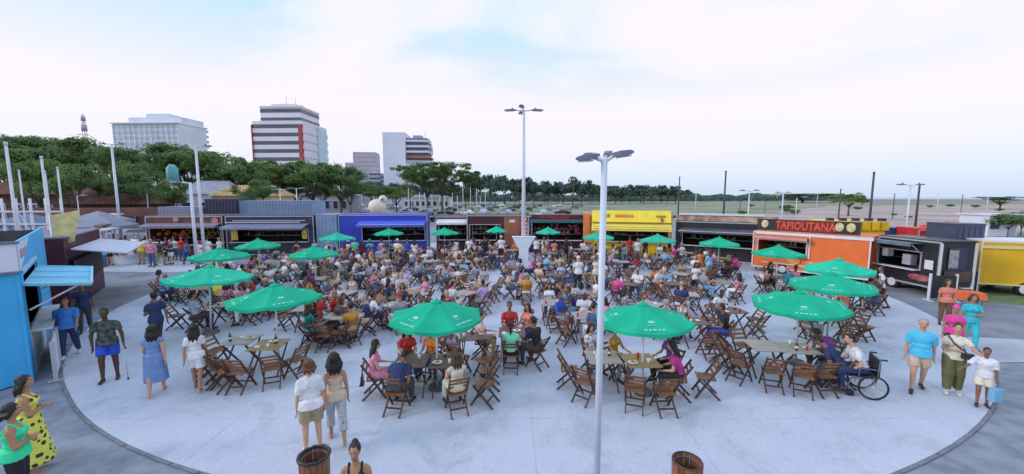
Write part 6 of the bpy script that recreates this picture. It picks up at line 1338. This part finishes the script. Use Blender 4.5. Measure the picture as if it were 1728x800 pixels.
# wheelchair man
wx, wy = pxy(1450, 664); wyw = R(68)
t = empty('wheelchair', (wx, wy, .013), wyw); tag(t, 'black wheelchair with small front wheels and push handles', 'wheelchair')
m = MB()
for sx in (-1, 1): m.tube([(sx * .24, -.22, .92), (sx * .24, -.2, .48), (sx * .24, .24, .46), (sx * .24, .36, .12)], .013, 8); m.tube([(sx * .24, -.2, .48), (sx * .24, -.16, .3), (sx * .24, .22, .2)], .012, 8); m.tube([(sx * .25, -.2, .68), (sx * .25, .12, .68), (sx * .25, .14, .47)], .014, 8)
m.obj('frame', lamp_d, t); m = MB(); m.box((0, .03, .47), (.46, .44, .05)); m.obj('seat', blk, t); m = MB(); m.box((0, -.22, .70), (.46, .04, .42)); m.obj('backrest', blk, t)
for sx in (-1, 1):
    m = MB(); n = 24; pts = [(sx * .29, -.12 + .26 * math.cos(2 * PI * k / n), .28 + .26 * math.sin(2 * PI * k / n)) for k in range(n + 1)]; m.tube(pts, .021, 6, cap=False); wh = m.obj('wheel', tyre, t)
    m = MB()
    for k in range(8): a = k * PI / 8; m.bar((sx * .29, -.12 + .25 * math.cos(a), .28 + .25 * math.sin(a)), (sx * .29, -.12 - .25 * math.cos(a), .28 - .25 * math.sin(a)), .006, .006)
    m.tube([(sx * .24, -.12, .30), (sx * .32, -.12, .30)], .03, 8); m.obj('spokes', alu, wh)
    m = MB(); m.tube([(sx * .22, .27, .08), (sx * .25, .27, .08)], .08, 14); m.obj('front_wheel', tyre, t); m = MB(); m.tube([(sx * .24, -.22, .92), (sx * .24, -.34, .92)], .02, 8); m.obj('push_handle', blk, t); m = MB(); m.box((sx * .13, .42, .10), (.14, .16, .02)); m.obj('footrest', lamp_d, t)
sp = dict(sex='m', sit=True, hair='short', lean=22, shoes=1, armr='table', arml='lap', fat=1.15, hz=.60, vox=.018); person(sp, wx, wy, wyw, 'light', 'black', 'white', 'navy', 'dark', label='man in white shirt with black hair sitting in the wheelchair')
# slatted bins
def bin_(px, py, label, bag):
    x, y = px, py; t = empty('litter_bin', (x, y, 0.0)); tag(t, label, 'bin'); n = 16
    for k in range(n):
        a = 2 * PI * k / n; m = MB(); d = V((math.cos(a), math.sin(a), 0)); q = V((-d.y, d.x, 0)) * .036; w_ = .012
        m.add([d * .185 - q + V((0, 0, .06)), d * .185 + q + V((0, 0, .06)), d * .205 + q + V((0, 0, .80)), d * .205 - q + V((0, 0, .80)), d * .17 - q + V((0, 0, .06)), d * .17 + q + V((0, 0, .06)), d * .19 + q + V((0, 0, .80)), d * .19 - q + V((0, 0, .80))], [(0, 1, 2, 3), (7, 6, 5, 4), (0, 4, 5, 1), (1, 5, 6, 2), (2, 6, 7, 3), (3, 7, 4, 0)]); m.obj('slat', wood, t)
    m = MB()
    for z in (.12, .74): m.tube([(.181 * math.cos(2 * PI * k / 24), .181 * math.sin(2 * PI * k / 24), z) for k in range(25)], .010, 6, cap=False)
    m.obj('hoop', lamp_d, t); m = MB(); m.tube([(0, 0, .05), (0, 0, .62)], .165, 20); m.obj('liner', blk if bag else wood2, t)
    if bag: m = MB(); m.tube([(.205 * math.cos(2 * PI * k / 28), .205 * math.sin(2 * PI * k / 28), .80 + .008 * math.sin(k * 2.3)) for k in range(29)], .024, 8, cap=False); m.obj('bag_rim', mat('bag_black', (.018, .02, .03), .3, .2, 9, .8, 20), t)
    else: m = MB(); m.tube([(.195 * math.cos(2 * PI * k / 24), .195 * math.sin(2 * PI * k / 24), .805) for k in range(25)], .012, 6, cap=False); m.obj('rim', wood2, t)
p = G(530, 768, .8); bin_(p.x, p.y, 'slatted wooden bin lined with a black bag below the white blouse', True)
p = G(1160, 778, .8); bin_(p.x, p.y, 'slatted wooden bin without a bag at the lower frame edge', False)

# ---------------------------------------------------------------- the crowd
rows = [(13.2, 2.3), (15.0, 2.2), (16.8, 2.2), (18.6, 2.25), (20.4, 2.3), (22.2, 2.3), (24.0, 2.35), (25.8, 2.4), (27.6, 2.5)]
for u, (ux, uy) in enumerate(UM):
    if u in (8, 9, 12, 18): continue
    if uy > 11 and all((ux - a) ** 2 + (uy - b) ** 2 > 2.2 for a, b in occupied): TS(ux + .12, uy + .05, r.uniform(-.3, .3), r.choice(('pale', 'wood', 'dark')), [(a + r.uniform(-12, 12), .82, 'r' if r.random() < .75 else None) for a in (0, 90, 180, 270)] if True else [], uy < 16)
for ri, (Y, sx) in enumerate(rows):
    lim = {0: (-8.6, 8.2), 1: (-11.8, 11.8)}.get(ri, (-13.6 - (.5 * ri if ri < 5 else 1.5), 13.2)); x = lim[0] + (ri % 2) * 1.1
    while x < lim[1]:
        xx, yy = x + r.uniform(-.35, .35), Y + r.uniform(-.35, .35); x += sx
        if (xx ** 2 + (yy - CYC) ** 2) > 16.6 ** 2 and xx > 0: continue
        if any((xx - a) ** 2 + (yy - b) ** 2 < (3.1 if xx < 2 else 3.8) for a, b in occupied): continue
        if (xx - q.x) ** 2 + (yy - Yf) ** 2 < 1.8: continue
        if Y < 14 and (-1.2 < xx < -.1 or 6.7 < xx < 8.4 ): continue
        if xx > 8.8 and yy < 15.5: continue
        near = yy < 15.8; a0 = r.uniform(0, 90); ns = 4 if r.random() < .62 else 5; occ_p = .82 if xx < 3 else .62
        if 0 < xx < 5 and yy > 17: occ_p = .72
        seats = [(a0 + k * 360 / ns + r.uniform(-9, 9), r.uniform(.74, .88), 'r' if r.random() < occ_p else None) for k in range(ns)]
        if not any(s[2] for s in seats): seats[0] = (seats[0][0], seats[0][1], 'r')
        TS(xx, yy, r.uniform(0, 1.5), r.choice(('pale', 'pale', 'wood', 'dark')), seats, near)
if extra_chairs:
    m = MB(); base = MB()
    for nm, f in chair_bits(): a = len(base.f); f(base); 
    for (x, y, yw) in extra_chairs:
        M = Matrix.Translation((x, y, .013)) @ Matrix.Rotation(yw, 4, 'Z'); m.add([M @ V(v) for v in base.v], base.f)
    o = m.obj('packed_folding_chairs', wood2); tag(o, 'wooden chairs lost in the packed rows before the kiosks', 'chair', kind='stuff')
if crowd_extra:       # people of the farthest packed rows, past the three hundred shown one by one
    m = MB(); mats_ = []; idx = {}
    def mi(x_):
        if x_.name not in idx: idx[x_.name] = len(mats_); mats_.append(x_)
        return idx[x_.name]
    for (i, x, y, yw, sk, ha, tc_, bc_) in crowd_extra:
        me = joined('sit', i); M = Matrix.Translation((x, y, .013)) @ Matrix.Rotation(yw, 4, 'Z'); sl = [mi(skins[sk]), mi(cloth(tc_)), mi(cloth(bc_)), mi(hairs[ha]), mi(leather)]; o_ = len(m.v)
        m.v += [tuple(M @ v.co) for v in me.vertices]
        for p_ in me.polygons: m.f.append(tuple(k + o_ for k in p_.vertices)); m.m.append(sl[p_.material_index]); m.sm.append(True)
    tag(m.obj('crowd', mats_), 'people of the packed rows before the kiosks who merge into one crowd', 'crowd', kind='stuff')
# standing people
SG = 'people standing and walking among the kiosks'
def stand_row(lst, zone, near=False):
    for (px, py, yaw, col) in lst:
        x, y = pxy(px, py); i, c_, hair, d = rnd_desc('stand', zone, col); quick('stand', i, x, y, R(yaw), r.choice(['tan', 'brown', 'light', 'dark']), hair, c_, r.choice(['denim', 'black', 'navy', 'khaki', 'white']), d + ', standing ' + zone, near, SG, r.uniform(.94, 1.04)); n_people[0] += 1
stand_row([(258, 450, 180, 'pink'), (240, 446, 200, 'yellow'), (222, 444, 150, 'white'), (208, 444, 10, 'navy'), (272, 448, 0, 'charcoal')], 'before the brown kiosk')
stand_row([(186, 448, 20, 'white'), (232, 440, 0, 'pink'), (248, 438, 180, 'white'), (264, 436, 0, 'black'), (282, 440, 10, 'maroon'), (296, 438, 190, 'white'), (308, 440, 0, 'red'), (215, 436, 180, 'lilac'), (290, 446, 170, 'navy'), (318, 446, 0, 'denim')], 'in the kiosk queue')
stand_row([(166, 458, 190, 'white'), (178, 450, 160, 'sky blue'), (176, 432, 200, 'hot pink'), (196, 428, 20, 'lilac')], 'on the light footpath')
stand_row([(345, 440, 0, 'red'), (352, 444, 30, 'white'), (338, 446, 200, 'white'), (372, 438, 0, None)], 'between brown and navy kiosks')
stand_row([(600, 443, 180, 'mint'), (612, 446, 20, 'maroon'), (625, 446, 0, 'turquoise'), (645, 444, 0, 'lilac'), (672, 448, 180, 'white'), (688, 444, 0, 'royal blue'), (700, 446, 0, 'white')], 'at the royal blue trailer')
stand_row([(770, 440, 0, 'white'), (792, 442, 180, None), (800, 438, 10, 'pink'), (818, 442, 170, 'black'), (846, 440, 0, 'white')], 'between stall and rust panel')
stand_row([(905, 440, 0, 'white'), (918, 442, 160, None), (935, 444, 10, 'coral'), (955, 440, 0, 'black'), (1062, 438, 0, 'red'), (1075, 446, 180, 'white'), (1088, 442, 0, 'black'), (1128, 452, 0, 'orange')], 'at the red and yellow trailers')
stand_row([(975, 492, 10, 'white'), (1005, 488, 190, 'cream'), (1180, 470, 0, 'orange'), (1195, 474, 20, 'sky blue')], 'among the tables')
stand_row([(1172, 500, 180, 'white')], 'by the banner trailer tables')
stand_row([(40, 404, 90, 'white'), (60, 400, 0, 'charcoal'), (100, 396, 180, 'lilac')], 'by the white railing fence')
print('PEOPLE', n_people, 'CHAIRS', n_chairs, len(extra_chairs), 'OBJ', len(bpy.data.objects))
# the first copies that were only moulds and are not in use
for tp in tprotos.values():
    if not tp[2]:
        for o in list(tp[1].children): bpy.data.objects.remove(o)
        bpy.data.objects.remove(tp[1])

for t in list(IT.values()):
    if t.get('fresh'):
        for o in list(t.children): bpy.data.objects.remove(o)
        bpy.data.objects.remove(t)
